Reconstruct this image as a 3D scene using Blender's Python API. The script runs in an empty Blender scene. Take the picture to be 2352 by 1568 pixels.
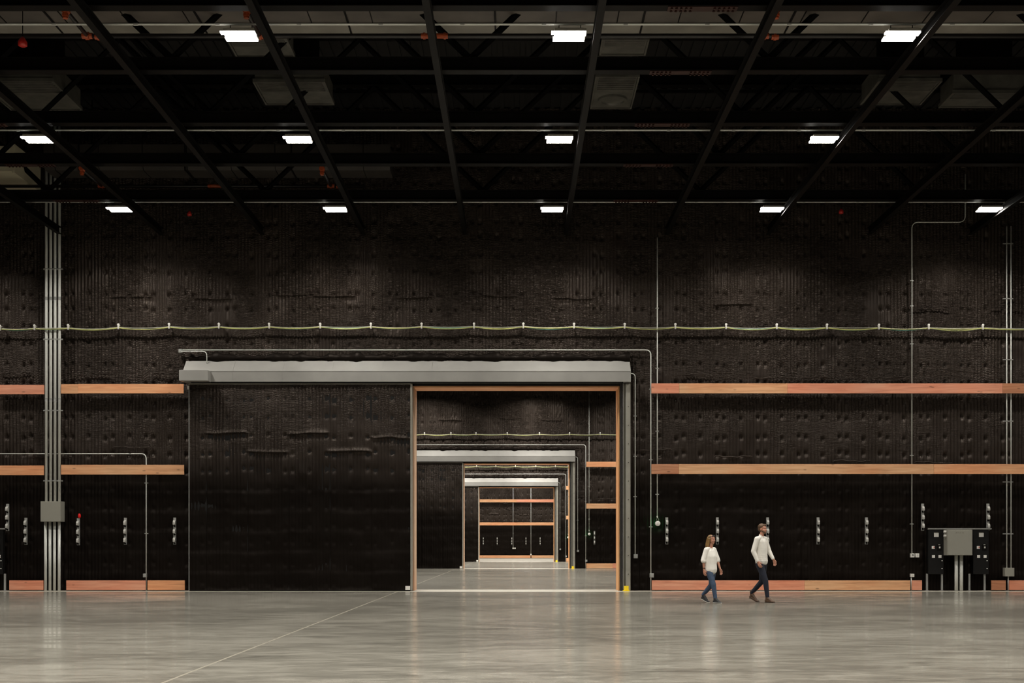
import bpy, bmesh, math, random
import numpy as np
from mathutils import Vector
random.seed(4)
COL = bpy.context.scene.collection
PI = math.pi
F, VX, VY, H = 2900.0, 1187.0, 1252.0, 1.35     # focal length and vanishing point measured in the photo, eye height
Y1, Y2, Y3, Y4 = 37.64, 73.1, 103.0, 132.0      # distance of the four stage walls
def PX(x, Y=Y1): return (x - VX) * Y / F
def PZ(y, Y=Y1): return H + (VY - y) * Y / F

# ------------------------------------------------------------------ helpers
class MB:
    def __init__(s): s.v, s.f = [], []
    def add(s, vs, fs):
        b = len(s.v); s.v += [tuple(v) for v in vs]; s.f += [tuple(b + i for i in f) for f in fs]; return s
    def box(s, x0, x1, y0, y1, z0, z1):
        return s.add([(x0,y0,z0),(x1,y0,z0),(x1,y1,z0),(x0,y1,z0),(x0,y0,z1),(x1,y0,z1),(x1,y1,z1),(x0,y1,z1)],
                     [(3,2,1,0),(4,5,6,7),(0,1,5,4),(1,2,6,5),(2,3,7,6),(3,0,4,7)])
    def prism_x(s, prof, x0, x1):       # prof = [(y,z)] around the section
        n = len(prof)
        return s.add([(x0,y,z) for y,z in prof] + [(x1,y,z) for y,z in prof],
                     [tuple(range(n))[::-1], tuple(range(n, 2*n))] + [(i,(i+1)%n,n+(i+1)%n,n+i) for i in range(n)])
    def tube(s, pts, r, n=10, rs=None):
        pts = [Vector(p) for p in pts]; m = len(pts); vs = []; fs = []
        t0 = (pts[1]-pts[0]).normalized()
        up = Vector((0,0,1)) if abs(t0.z) < .9 else Vector((1,0,0))
        a = t0.cross(up).normalized()
        for i, p in enumerate(pts):
            t = (pts[min(i+1,m-1)]-pts[max(i-1,0)]).normalized()
            a = (a - t*a.dot(t)).normalized(); b = t.cross(a)
            rr = rs[i] if rs else r
            for k in range(n):
                q = 2*PI*k/n
                vs.append(p + (a*math.cos(q) + b*math.sin(q))*rr)
        for i in range(m-1):
            for k in range(n):
                fs.append((i*n+k, i*n+(k+1)%n, (i+1)*n+(k+1)%n, (i+1)*n+k))
        fs.append(tuple(range(n))[::-1]); fs.append(tuple(range((m-1)*n, m*n)))
        return s.add(vs, fs)
    def lathe(s, c, prof, axis='z', n=16):   # prof = [(r, h)]
        vs = []; fs = []
        for r, h in prof:
            for k in range(n):
                q = 2*PI*k/n; u, w = r*math.cos(q), r*math.sin(q)
                d = {'z': (u,w,h), 'y': (u,h,w), 'x': (h,u,w)}[axis]
                vs.append((c[0]+d[0], c[1]+d[1], c[2]+d[2]))
        for i in range(len(prof)-1):
            for k in range(n):
                fs.append((i*n+k, i*n+(k+1)%n, (i+1)*n+(k+1)%n, (i+1)*n+k))
        fs.append(tuple(range(n))[::-1]); fs.append(tuple(range((len(prof)-1)*n, len(prof)*n)))
        return s.add(vs, fs)
def link(o, parent=None):
    COL.objects.link(o)
    if parent is not None: o.parent = parent
    return o
def obj(name, mb, m, parent=None, smooth=False, bevel=0, label=None, recalc=True):
    me = bpy.data.meshes.new(name)
    off = parent.location if parent is not None and parent.parent is None else (
        parent.location + parent.parent.location if parent is not None else Vector((0,0,0)))
    me.from_pydata([(v[0]-off[0], v[1]-off[1], v[2]-off[2]) for v in mb.v], [], mb.f)
    if recalc:
        bm = bmesh.new(); bm.from_mesh(me); bmesh.ops.recalc_face_normals(bm, faces=bm.faces); bm.to_mesh(me); bm.free()
    me.materials.append(m)
    if smooth: me.shade_smooth()
    o = bpy.data.objects.new(name, me)
    link(o, parent)
    if bevel:
        b = o.modifiers.new('b', 'BEVEL'); b.width = bevel; b.segments = 2; b.limit_method = 'ANGLE'
    if label: o['label'] = label
    return o
def tag(o, label, cat, group=None, kind=None):
    o['label'] = label; o['category'] = cat
    if group: o['group'] = group
    if kind: o['kind'] = kind
    return o
def thing(name, label, cat, loc=(0,0,0), group=None):
    o = bpy.data.objects.new(name, None); o.empty_display_size = .2
    o.location = loc; link(o); return tag(o, label, cat, group)
def struct(o): o['kind'] = 'structure'; return o
def dup(root, loc, label, group=None):
    r = root.copy(); COL.objects.link(r); r.location = loc; r['label'] = label
    if group: r['group'] = group
    for ch in list(root.children):
        c = ch.copy(); COL.objects.link(c); c.parent = r
        for g in list(ch.children):
            d = g.copy(); COL.objects.link(d); d.parent = c
    return r
def corner(a, b, c, r=.14, n=6):            # rounded corner at b between a and c
    a, b, c = Vector(a), Vector(b), Vector(c)
    u = (a-b).normalized(); w = (c-b).normalized()
    p0, p2 = b+u*r, b+w*r
    return [p0*(1-t)**2 + b*2*t*(1-t) + p2*t*t for t in [i/n for i in range(n+1)]]
def route(pts, r=.14):
    out = [pts[0]]
    for i in range(1, len(pts)-1): out += corner(pts[i-1], pts[i], pts[i+1], r)
    return out + [pts[-1]]
ORD = ['first','second','third','fourth','fifth','sixth','seventh','eighth','ninth','tenth','eleventh','twelfth','thirteenth',
       'fourteenth','fifteenth','sixteenth','seventeenth','eighteenth','nineteenth','twentieth','twenty-first','twenty-second','twenty-third']

# ------------------------------------------------------------------ materials
def newmat(name):
    m = bpy.data.materials.new(name); m.use_nodes = True
    nt = m.node_tree; return m, nt, nt.nodes['Principled BSDF']
def N(nt, t, **kw):
    n = nt.nodes.new(t)
    for k, v in kw.items(): setattr(n, k, v)
    return n
def L(nt, a, b): nt.links.new(a, b)
def MA(nt, op, a, b=None, c=None, clamp=False):
    n = nt.nodes.new('ShaderNodeMath'); n.operation = op; n.use_clamp = clamp
    for i, v in enumerate((a, b, c)):
        if v is None: continue
        if isinstance(v, (int, float)): n.inputs[i].default_value = v
        else: L(nt, v, n.inputs[i])
    return n.outputs[0]
def mapped(nt, scale, loc=(0,0,0), src='Object'):
    tc = N(nt, 'ShaderNodeTexCoord'); mp = N(nt, 'ShaderNodeMapping')
    mp.inputs['Scale'].default_value = scale; mp.inputs['Location'].default_value = loc
    L(nt, tc.outputs[src], mp.inputs['Vector']); return mp.outputs[0]
def noise(nt, vec, scale=1, detail=3, rough=.55, dist=0):
    n = N(nt, 'ShaderNodeTexNoise'); n.inputs['Scale'].default_value = scale
    n.inputs['Detail'].default_value = detail; n.inputs['Roughness'].default_value = rough; n.inputs['Distortion'].default_value = dist
    L(nt, vec, n.inputs['Vector']); return n.outputs['Fac']
def ramp(nt, fac, stops):
    r = N(nt, 'ShaderNodeValToRGB'); e = r.color_ramp.elements
    while len(e) < len(stops): e.new(.5)
    for i, (p, c) in enumerate(stops):
        e[i].position = p; e[i].color = (c[0], c[1], c[2], 1) if not isinstance(c, (int,float)) else (c,c,c,1)
    L(nt, fac, r.inputs[0]); return r.outputs[0]
def bump(nt, h, bs, dist=1.0, st=1.0):
    b = N(nt, 'ShaderNodeBump'); b.inputs['Distance'].default_value = dist; b.inputs['Strength'].default_value = st
    L(nt, h, b.inputs['Height']); L(nt, b.outputs[0], bs.inputs['Normal'])
def plain(name, col, rough=.5, metal=0, var=.12, scale=3, spec=.5, emis=None):
    m, nt, b = newmat(name)
    v = noise(nt, mapped(nt, (scale,)*3), 1, 3)
    lo = [c*(1-var) for c in col]; hi = [min(1, c*(1+var)) for c in col]
    L(nt, ramp(nt, v, [(.3, lo), (.7, hi)]), b.inputs['Base Color'])
    b.inputs['Roughness'].default_value = rough; b.inputs['Metallic'].default_value = metal
    b.inputs['Specular IOR Level'].default_value = spec
    if emis: b.inputs['Emission Color'].default_value = (*emis[0], 1); b.inputs['Emission Strength'].default_value = emis[1]
    return m

def foam_material(name='quilted_black_foam', gain=1.0):
    m, nt, b = newmat(name)
    tc = N(nt, 'ShaderNodeTexCoord'); sp = N(nt, 'ShaderNodeSeparateXYZ'); L(nt, tc.outputs['Object'], sp.inputs[0])
    big = noise(nt, mapped(nt, (.35,.35,.5)), 1, 3)
    patch = noise(nt, mapped(nt, (.85,.1,.6), (3,0,7)), 1, 1)
    wr = noise(nt, mapped(nt, (4.5,2,24)), 1, 3, .6, .6)        # short horizontal wrinkles of the facing
    fine = noise(nt, mapped(nt, (50,20,50)), 1, 2)
    up = MA(nt, 'MULTIPLY_ADD', sp.outputs['Z'], .35, -1.3, True)  # the pressed upper part wrinkles, the lower part is smooth
    mask = MA(nt, 'MULTIPLY', ramp(nt, patch, [(.40, 0), (.60, 1)]), up)
    cre = ramp(nt, wr, [(.42, 0), (.58, 1)])
    h = MA(nt, 'MULTIPLY', MA(nt, 'MULTIPLY', cre, mask), .028)
    ph = MA(nt, 'MULTIPLY_ADD', noise(nt, mapped(nt, (5.5,1,2.2), (9,0,4)), 1, 2), 26.0, MA(nt, 'MULTIPLY', sp.outputs['Z'], 2*PI/.047))
    wv = MA(nt, 'MULTIPLY_ADD', MA(nt, 'SINE', ph), .5, .5)
    patch2 = ramp(nt, noise(nt, mapped(nt, (.82,.1,.9), (13,0,2)), 1, 2), [(.40, .12), (.56, 1)])
    h = MA(nt, 'MULTIPLY_ADD', MA(nt, 'MULTIPLY', wv, MA(nt, 'MULTIPLY', patch2, up)), .0085, h)
    h = MA(nt, 'MULTIPLY_ADD', fine, .0035, h)
    h = MA(nt, 'MULTIPLY_ADD', noise(nt, mapped(nt, (3,1,1.6)), 1, 2), .03, h)
    bump(nt, h, b)
    c = ramp(nt, big, [(.3, [.0120*gain, .0085*gain, .0066*gain]), (.7, [.0230*gain, .0168*gain, .0132*gain])])
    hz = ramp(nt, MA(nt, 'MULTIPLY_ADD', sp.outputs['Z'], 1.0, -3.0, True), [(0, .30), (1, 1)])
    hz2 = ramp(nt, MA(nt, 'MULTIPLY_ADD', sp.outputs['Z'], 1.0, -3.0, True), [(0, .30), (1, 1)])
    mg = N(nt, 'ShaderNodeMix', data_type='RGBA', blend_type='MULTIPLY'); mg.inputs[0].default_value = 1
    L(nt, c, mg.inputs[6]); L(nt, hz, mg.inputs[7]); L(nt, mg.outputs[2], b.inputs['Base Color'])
    b.inputs['Specular Tint'].default_value = (1,.84,.74,1)
    L(nt, ramp(nt, noise(nt, mapped(nt, (2,1,2)), 1, 3), [(.3, .42), (.7, .62)]), b.inputs['Roughness'])
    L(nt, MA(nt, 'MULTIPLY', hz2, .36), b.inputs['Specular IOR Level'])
    return m
def wood_material(name, lo, mid, hi, axis='x'):
    m, nt, b = newmat(name)
    s = (.9, 9, 16) if axis == 'x' else (9, 9, .9)
    off = random.random()*50
    g = noise(nt, mapped(nt, s, (off,off,off)), 1, 4, .6, .8)
    patch = noise(nt, mapped(nt, (.55,.4,1.2) if axis == 'x' else (1,1,.4), (off,2,0)), 1, 2)
    c = ramp(nt, g, [(.25, lo), (.5, mid), (.72, hi)])
    vo = N(nt, 'ShaderNodeTexVoronoi'); vo.inputs['Scale'].default_value = 1.0; vo.inputs['Randomness'].default_value = 1
    L(nt, mapped(nt, (1.9,2,5) if axis == 'x' else (4,4,1.7), (off,0,off)), vo.inputs['Vector'])
    kn = ramp(nt, vo.outputs['Distance'], [(.05, .38), (.13, 1)])
    mx = N(nt, 'ShaderNodeMix', data_type='RGBA', blend_type='MULTIPLY'); mx.inputs[0].default_value = .8
    L(nt, c, mx.inputs[6]); L(nt, kn, mx.inputs[7])
    mp = N(nt, 'ShaderNodeMix', data_type='RGBA', blend_type='MULTIPLY'); mp.inputs[0].default_value = 1
    L(nt, mx.outputs[2], mp.inputs[6]); L(nt, ramp(nt, patch, [(.35, (1,.86,.80)), (.6, (1,1,1))]), mp.inputs[7])
    L(nt, mp.outputs[2], b.inputs['Base Color']); b.inputs['Roughness'].default_value = .62
    b.inputs['Specular IOR Level'].default_value = .3
    bump(nt, g, b, .002)
    return m
def floor_material():
    m, nt, b = newmat('polished_concrete')
    tc = N(nt, 'ShaderNodeTexCoord'); sp = N(nt, 'ShaderNodeSeparateXYZ'); L(nt, tc.outputs['Object'], sp.inputs[0])
    n1 = noise(nt, mapped(nt, (.16,.30,1)), 1, 6, .66, .6)
    n2 = noise(nt, mapped(nt, (1.1,2.4,1)), 1, 6, .72, .8)
    n3 = noise(nt, mapped(nt, (8,8,1)), 1, 3)
    f = MA(nt, 'MULTIPLY_ADD', n2, .55, MA(nt, 'MULTIPLY', n1, .45))
    n4 = noise(nt, mapped(nt, (2.2,9,1)), 1, 4, .7, .5)
    f = MA(nt, 'MULTIPLY_ADD', n4, .20, MA(nt, 'MULTIPLY_ADD', f, 1, -.10))
    near = MA(nt, 'LESS_THAN', sp.outputs['Y'], 20.1)
    f = MA(nt, 'MULTIPLY_ADD', near, .050, MA(nt, 'MULTIPLY_ADD', n3, .06, MA(nt, 'ADD', f, -.04)))
    c = ramp(nt, f, [(.43, (.135,.126,.106)), (.53, (.26,.245,.208)), (.62, (.42,.398,.343))])
    # unpolished strips along the foot of every stage wall
    y = sp.outputs['Y']; strip = None
    for w, a, d in ((Y1, 1.0, .95), (Y2, 1.0, 1.0), (Y3, 1.0, 1.6)):
        s = MA(nt, 'MULTIPLY', MA(nt, 'GREATER_THAN', y, w-a), MA(nt, 'LESS_THAN', y, w+d))
        strip = s if strip is None else MA(nt, 'ADD', strip, s)
    s4 = MA(nt, 'GREATER_THAN', y, 104.7); strip = MA(nt, 'ADD', strip, MA(nt, 'MULTIPLY', s4, .8), clamp=True)
    # saw-cut joints
    xj = MA(nt, 'LESS_THAN', MA(nt, 'ABSOLUTE', MA(nt, 'SUBTRACT', MA(nt, 'ADD', sp.outputs['X'], 3.48), 0)), .016)
    yj = MA(nt, 'LESS_THAN', MA(nt, 'PINGPONG', MA(nt, 'ADD', y, -20.1), 4.57), .014)
    mx = N(nt, 'ShaderNodeMix', data_type='RGBA'); L(nt, MA(nt, 'MULTIPLY', strip, .55), mx.inputs[0])
    L(nt, c, mx.inputs[6]); mx.inputs[7].default_value = (.52,.49,.42,1)
    m2 = N(nt, 'ShaderNodeMix', data_type='RGBA'); L(nt, MA(nt, 'MULTIPLY', xj, .6), m2.inputs[0])
    L(nt, mx.outputs[2], m2.inputs[6]); m2.inputs[7].default_value = (.60,.55,.45,1)
    m3 = N(nt, 'ShaderNodeMix', data_type='RGBA'); L(nt, MA(nt, 'MULTIPLY', yj, .5), m3.inputs[0])
    L(nt, m2.outputs[2], m3.inputs[6]); m3.inputs[7].default_value = (.15,.14,.12,1)
    L(nt, m3.outputs[2], b.inputs['Base Color'])
    r = ramp(nt, f, [(.43, .23), (.62, .12)])
    L(nt, MA(nt, 'MULTIPLY_ADD', strip, .25, r), b.inputs['Roughness'])
    b.inputs['Specular IOR Level'].default_value = .42
    bump(nt, n3, b, .0006, .5)
    return m

FOAM = foam_material(); FOAM_DOOR = foam_material('door_foam', .8)
W_SALMON = wood_material('salmon_fir', (.56,.22,.135), (.72,.31,.195), (.80,.40,.26))
W_ORANGE = wood_material('orange_fir', (.58,.27,.13), (.76,.38,.195), (.84,.48,.26))
W_TAN    = wood_material('tan_fir', (.52,.27,.135), (.70,.39,.21), (.80,.49,.28))
W_BROWN  = wood_material('brown_fir', (.30,.125,.065), (.48,.22,.12), (.60,.31,.18))
W_POST   = wood_material('post_fir', (.50,.33,.22), (.60,.41,.28), (.68,.48,.35), 'z')
W_POSTR  = wood_material('warm_post_fir', (.66,.31,.13), (.82,.44,.20), (.88,.54,.28), 'z')
HOUS = plain('grey_painted_sheet', (.30,.292,.275), .42, .1, .10, 1.2)
GALV = plain('galvanised_steel', (.40,.40,.385), .42, .3, .12, 4)
EMT = plain('conduit_steel', (.78,.79,.75), .45, .0, .06, 2)
COLM = plain('column_grey_paint', (.30,.285,.245), .5, 0, .12, 2)
COLD = plain('column_dark_tone', (.15,.14,.105), .5, 0, .12, 2)  # darker tone than the post flange, for its web and small marks
CLEAT = plain('cleat_grey', (.42,.41,.38), .5, 0, .08, 3)
CAB = plain('grey_enamel', (.29,.28,.24), .45, 0, .04, 2)
BLK = plain('black_enamel', (.006,.0055,.0055), .42, 0, .1, 2, .35)
STEEL = plain('dark_steel_primer', (.0028,.0021,.0017), .55, 0, .3, 1.5, .16)
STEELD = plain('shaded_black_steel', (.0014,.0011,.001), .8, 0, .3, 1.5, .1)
STEELR = plain('red_oxide_splice', (.030,.008,.005), .5, 0, .3, 3)
PIPE = plain('black_sprinkler_pipe', (.012,.010,.010), .4, 0, .1, 3)
ORG = plain('orange_coupling', (.42,.075,.02), .45, 0, .15, 6)
REDM = plain('red_enamel', (.45,.02,.015), .35, 0, .1, 6)
YEL = plain('yellow_guard_paint', (.90,.68,.01), .45, 0, .06, 4)
WHT = plain('white_plastic', (.78,.76,.72), .45, 0, .03, 4)
OFFW = plain('white_plate', (.62,.60,.56), .5, 0, .05, 4)
CYEL = plain('yellow_green_cable', (.46,.47,.16), .5, 0, .2, 3)
CTEAL = plain('teal_cable', (.12,.33,.27), .5, 0, .2, 3)
CGRY = plain('grey_cable', (.45,.44,.38), .5, 0, .2, 3)
DECK = plain('dark_roof_deck', (.004,.003,.0025), .8, 0, .3, .7)
DUCT = plain('insulated_duct', (.115,.10,.088), .55, 0, .35, .9)
DUCTL = plain('beige_duct', (.50,.46,.34), .55, 0, .08, 1)
DUCTD = plain('dark_duct', (.030,.025,.021), .6, 0, .3, .9)
DIFF = plain('grey_louvre_metal', (.13,.125,.11), .4, .2, .35, 2.2)
SKINM = plain('warm_skin', (.50,.235,.155), .5, 0, .05, 5)
SHIRT = plain('white_cotton', (.80,.77,.71), .8, 0, .04, 6)
TEE = plain('cream_white_cotton', (.86,.83,.77), .8, 0, .03, 6)
NAVY = plain('navy_denim', (.007,.009,.020), .85, 0, .2, 8)
JEAN = plain('blue_denim', (.042,.070,.125), .8, 0, .35, 7)
HAIRB = plain('brown_hair', (.095,.048,.020), .6, 0, .3, 14)
HAIRF = plain('dark_blonde_hair', (.21,.115,.035), .5, 0, .35, 14)
BOOT = plain('tan_leather', (.085,.045,.024), .6, 0, .3, 12)
SHOE = plain('black_canvas', (.022,.022,.024), .7, 0, .2, 12)
SOLE = plain('sole_rubber', (.62,.60,.55), .6, 0, .05, 8)
SOLEB = plain('brown_sole_rubber', (.05,.03,.02), .6, 0, .05, 8)
EYE = plain('dark_eye', (.03,.02,.015), .3, 0, .05, 8)
LIP = plain('lip', (.38,.12,.09), .5, 0, .05, 8)
GREEN = plain('green_lens', (.02,.5,.12), .4, 0, .02, 4, .5, ((.03,1,.25), 13))
REDL = plain('red_lens', (.5,.01,.01), .3, 0, .02, 4, .5, ((1,.01,.005), .12))
LAMP, lnt, lb = newmat('lamp_lens')
lb.inputs['Base Color'].default_value = (.8,.8,.8,1)
lb.inputs['Emission Color'].default_value = (1.0,.955,.87,1)
LAMP_W = 48.0
lb.inputs['Emission Strength'].default_value = LAMP_W
LAMP.cycles.emission_sampling = 'FRONT'
LAMP_DIM = plain('lamp_edge', (.8,.8,.8), .4, 0, .02, 4, .5, ((1,.96,.88), 6))

# ------------------------------------------------------------------ foam-clad wall relief
def hash2(a, b): return np.modf(np.abs(np.sin(a*12.9898 + b*78.233)*43758.5453))[0]
def snoise(x, z, s, seed=0):
    x = x*s + seed*17.3; z = z*s + seed*9.1
    i, j = np.floor(x), np.floor(z); u, v = x-i, z-j
    u = u*u*(3-2*u); v = v*v*(3-2*v)
    g = lambda a, b: hash2(a+seed, b-seed)
    return (g(i,j)*(1-u)+g(i+1,j)*u)*(1-v) + (g(i,j+1)*(1-u)+g(i+1,j+1)*u)*v
P = 1.22
def relief(x, z, x_off, door=False, folds=()):
    """outward height of the quilted foam in metres"""
    u = np.mod(x - x_off, P); pn = np.floor((x - x_off)/P)
    du = np.minimum(np.abs(np.abs(u - P/2) - .50), np.abs(u - P/2))
    colid = pn*3 + np.where(np.abs(u-P/2) < .25, 1, np.where(u < P/2, 0, 2))
    low = 1/(1+np.exp((z - 3.45)/.06))
    rowh = .54
    row = np.floor(z/rowh)
    jit = (hash2(colid, row) - .5)*.10 + (hash2(row, row*3)-.5)*.16
    dv = z - (row + .5)*rowh - jit
    ribs = (.5 + .5*np.cos(2*PI*(u-.02)/(P/12))) ** .8
    chan = np.exp(-(du/.055)**2)
    ribamp = .032*(1 - .75*chan)*(1 - .55*low) * (.65 + .7*snoise(x, z, .8, 3))
    d = ribs*ribamp
    d += .018*chan
    sharp = np.where(dv > 0, .085, .045)         # a long slope under each pin, a short lip above it
    d -= .095*np.exp(-(du/.055)**2 - (dv/sharp)**2)*(1-.6*low)*(1 if not door else .6)
    d -= .022*np.exp(-(np.minimum(u, P-u)/.014)**2)
    d += .045*(snoise(x, z, 1.1, 1) - .5) + .02*(snoise(x, z, 3.1, 2)-.5)
    # soft horizontal ledges on the smoother lower part
    ph = np.mod(z + .12*(snoise(x, z*0, 1.2, 5)-.5), .60)/.60
    d += low*.028*(snoise(x, z, 1.6, 7))*np.where(ph < .85, ph/.85, (1-ph)/.15)
    for a, bb, zc, amp in folds:
        w = 1/(1+np.exp(-(x-a)/.03)) / (1+np.exp((x-bb)/.03))
        zz = z - zc - .03*(snoise(x, x*0, 2.5, 8)-.5)*2
        d += w*amp*np.where(zz > 0, np.exp(-(zz/.05)**2), np.exp(-(zz/.02)**2))
        d -= w*amp*.4*np.exp(-((zz+.12)/.07)**2)
    return np.clip(d, -.085, .105)
def grid_wall(name, m, Yw, x0, x1, z0, z1, dx, dz, x_off, hole=None, door=False, folds=(), extra=None, back=None):
    xs = np.linspace(x0, x1, int(round((x1-x0)/dx))+1)
    zl = [np.linspace(z0, z1, int(round((z1-z0)/dz))+1)]
    for a, bb, zc, amp in folds: zl.append(zc + np.array([-.10,-.04,-.02,0,.02,.04,.06]))
    zs = np.unique(np.round(np.concatenate(zl), 4)); zs = zs[(zs >= z0) & (zs <= z1)]
    if hole:
        hx0, hx1, hz = hole
        for h in (hx0, hx1): xs[np.argmin(np.abs(xs-h))] = h
        zs[np.argmin(np.abs(zs-hz))] = hz
    X, Z = np.meshgrid(xs, zs)
    D = relief(X, Z, x_off, door, folds)
    if door:
        e = np.minimum(np.minimum(X-x0, x1-X), np.minimum(Z-z0, z1-Z)); D = np.where(e < .03, .02, D)
    V = np.stack([X.ravel(), (Yw - D).ravel(), Z.ravel()], 1)
    nx, nz = len(xs), len(zs)
    I, J = np.meshgrid(np.arange(nx-1), np.arange(nz-1))
    keep = np.ones(I.shape, bool)
    if hole:
        cx = (xs[:-1]+xs[1:])/2; cz = (zs[:-1]+zs[1:])/2
        CX, CZ = np.meshgrid(cx, cz)
        keep = ~((CX > hx0) & (CX < hx1) & (CZ < hz))
    a = (J*nx + I)[keep]
    Fq = np.stack([a, a+1, a+1+nx, a+nx], 1)
    v = V; f = Fq
    if extra is not None and extra.v:
        ev = np.array(extra.v); ef = [q for q in extra.f if len(q) == 4]
        f = np.concatenate([f, np.array(ef)+len(v)]); v = np.concatenate([v, ev])
    if back is not None:                          # plain rear face of the wall
        rects = [(x0,x1,z0,z1)] if not hole else [(x0,hx0,z0,z1),(hx1,x1,z0,z1),(hx0,hx1,hz,z1)]
        for r in rects:
            q = np.array([(r[0],back,r[2]),(r[0],back,r[3]),(r[1],back,r[3]),(r[1],back,r[2])])
            f = np.concatenate([f, np.arange(4)[None]+len(v)]); v = np.concatenate([v, q])
    me = bpy.data.meshes.new(name)
    me.vertices.add(len(v)); me.vertices.foreach_set('co', v.astype(np.float32).ravel())
    me.loops.add(f.size); me.loops.foreach_set('vertex_index', f.astype(np.int32).ravel())
    me.polygons.add(len(f)); me.polygons.foreach_set('loop_start', (np.arange(len(f))*4).astype(np.int32))
    me.update(calc_edges=True); me.validate()
    me.shade_smooth(); me.materials.append(m)
    return bpy.data.objects.new(name, me)

def lip(mb, xa, xb, z, Yw, r=.022):               # a curled seam lip standing off the foam
    n = max(8, int((xb-xa)/.06)); pts = []; rs = []
    for i in range(n+1):
        t = i/n; x = xa+(xb-xa)*t
        pts.append((x, Yw+.0-.015*math.sin(x*7), z + .018*math.sin(x*5+z) + .01*math.sin(x*17) - (.035 if i in (0,n) else 0)))
        rs.append(r*(.35 if i in (0,n) else .75+.35*random.random()))
    mb.tube(pts, r, 6, rs)

HX0, HX1, HZ = -3.10, 3.06, 6.09                   # the elephant-door opening, the same in every wall
X_OFF = PX(717)
# front wall --------------------------------------------------------------
ext = MB()
LIPS = [(0,73,856),(165,255,859),(350,415,856),(1548,1640,860),(1730,1822,867),(1822,1915,866),(2005,2093,866),
        (257,347,1027),(75,165,1050),(1640,1730,1048),(1913,2003,1058),(2098,2190,1062),(1455,1545,1033),(2100,2185,709)]
for a, b_, y in LIPS: lip(ext, PX(a), PX(b_), PZ(y), 37.66)
for i, (a, b_) in enumerate([(1530,1640),(1770,1880),(2000,2090),(175,262),(350,410)]):
    lip(ext, PX(a), PX(b_), PZ(1214+3*(i%2)), 37.64, .007)
FOLDS1 = [(PX(a), PX(b_), PZ(y), .05) for a, b_, y in
          [(255,350,682),(440,530,684),(625,720,675),(720,815,680),(910,992,682),(1090,1185,678),(1270,1362,684),(1640,1732,698),(2280,2352,712)]]
W1Y = 37.76
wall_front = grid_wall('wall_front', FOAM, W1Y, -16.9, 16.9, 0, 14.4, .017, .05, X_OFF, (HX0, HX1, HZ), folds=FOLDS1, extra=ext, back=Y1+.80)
link(wall_front); struct(wall_front)
def foam_roll(Yw, seed, parent=None):              # lumpy spray foam packed over the door housing
    xa, xb = -9.75, 3.37; n = 260; prof = 9; vs = []; fs = []
    rnd = random.Random(seed); ph = [rnd.random()*6 for _ in range(4)]
    for i in range(n+1):
        x = xa+(xb-xa)*i/n
        s = .8+.25*math.sin(x*3.1+ph[0])+.2*math.sin(x*7.7+ph[1])+.15*math.sin(x*15+ph[2])+.12*rnd.random()
        for k in range(prof):
            q = -PI/2 + PI*k/(prof-1)
            vs.append((x, Yw+.02-.12*s*math.cos(q), 6.93+.13*s*math.sin(q)*(1+.12*math.sin(x*9+k))))
    for i in range(n):
        for k in range(prof-1):
            a = i*prof+k; fs.append((a, a+prof, a+prof+1, a+1))
    return MB().add(vs, fs)

# ------------------------------------------------------------------ room shell
fl = MB().add([(-20,-8,0),(22,-8,0),(22,133,0),(-20,133,0)], [(0,1,2,3)])
struct(obj('floor', fl, floor_material(), recalc=False))
ce = MB(); x = -20.0
while x < 22: ce.box(x, x+.12, -8, 133, 14.40, 14.45); x += .3
ce.box(-20, 22, -8, 133, 14.45, 14.6)
struct(obj('ceiling', ce, DECK))
struct(obj('wall_left', MB().box(-20.2,-20,-8,133,0,14.5), FOAM)); struct(obj('wall_right', MB().box(22,22.2,-8,133,0,14.5), FOAM))
struct(obj('wall_back', MB().box(-20,22,-8.2,-8,0,14.5), FOAM))
struct(obj('wall_outer_left', MB().box(-20,-16.9,Y1+.02,Y1+.3,0,14.4), FOAM)); struct(obj('wall_outer_right', MB().box(16.9,22,Y1+.02,Y1+.3,0,14.4), FOAM))
for nm, Yw in (('wall_middle', Y2), ('wall_far', Y3)):
    e = MB()
    for a, b_, z in ((3.0, 4.2, 4.2), (4.6, 5.8, 4.05), (-8.2,-6.9,5.9)): lip(e, a, b_, z, Yw+.03)
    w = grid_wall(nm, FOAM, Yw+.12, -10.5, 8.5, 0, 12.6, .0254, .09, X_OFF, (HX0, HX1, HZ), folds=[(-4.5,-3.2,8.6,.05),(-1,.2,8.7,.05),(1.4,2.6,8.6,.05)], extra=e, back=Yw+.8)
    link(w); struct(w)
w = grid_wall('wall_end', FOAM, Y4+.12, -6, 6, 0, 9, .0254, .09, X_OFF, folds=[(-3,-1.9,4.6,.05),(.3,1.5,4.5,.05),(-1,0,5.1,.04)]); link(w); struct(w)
for nm, Yw in (('wall_side_middle', Y2), ('wall_side_far', Y3), ('wall_side_end', Y4)):
    a, c = (10.4, 8.4) if Yw != Y4 else (5.9, 5.9)
    struct(obj(nm, MB().box(-20,-a,Yw+.1,Yw+.3,0,14.4).box(c,22,Yw+.1,Yw+.3,0,14.4).box(-a,c,Yw+.1,Yw+.3,12.5 if Yw!=Y4 else 8.9,14.4), FOAM))

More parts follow.
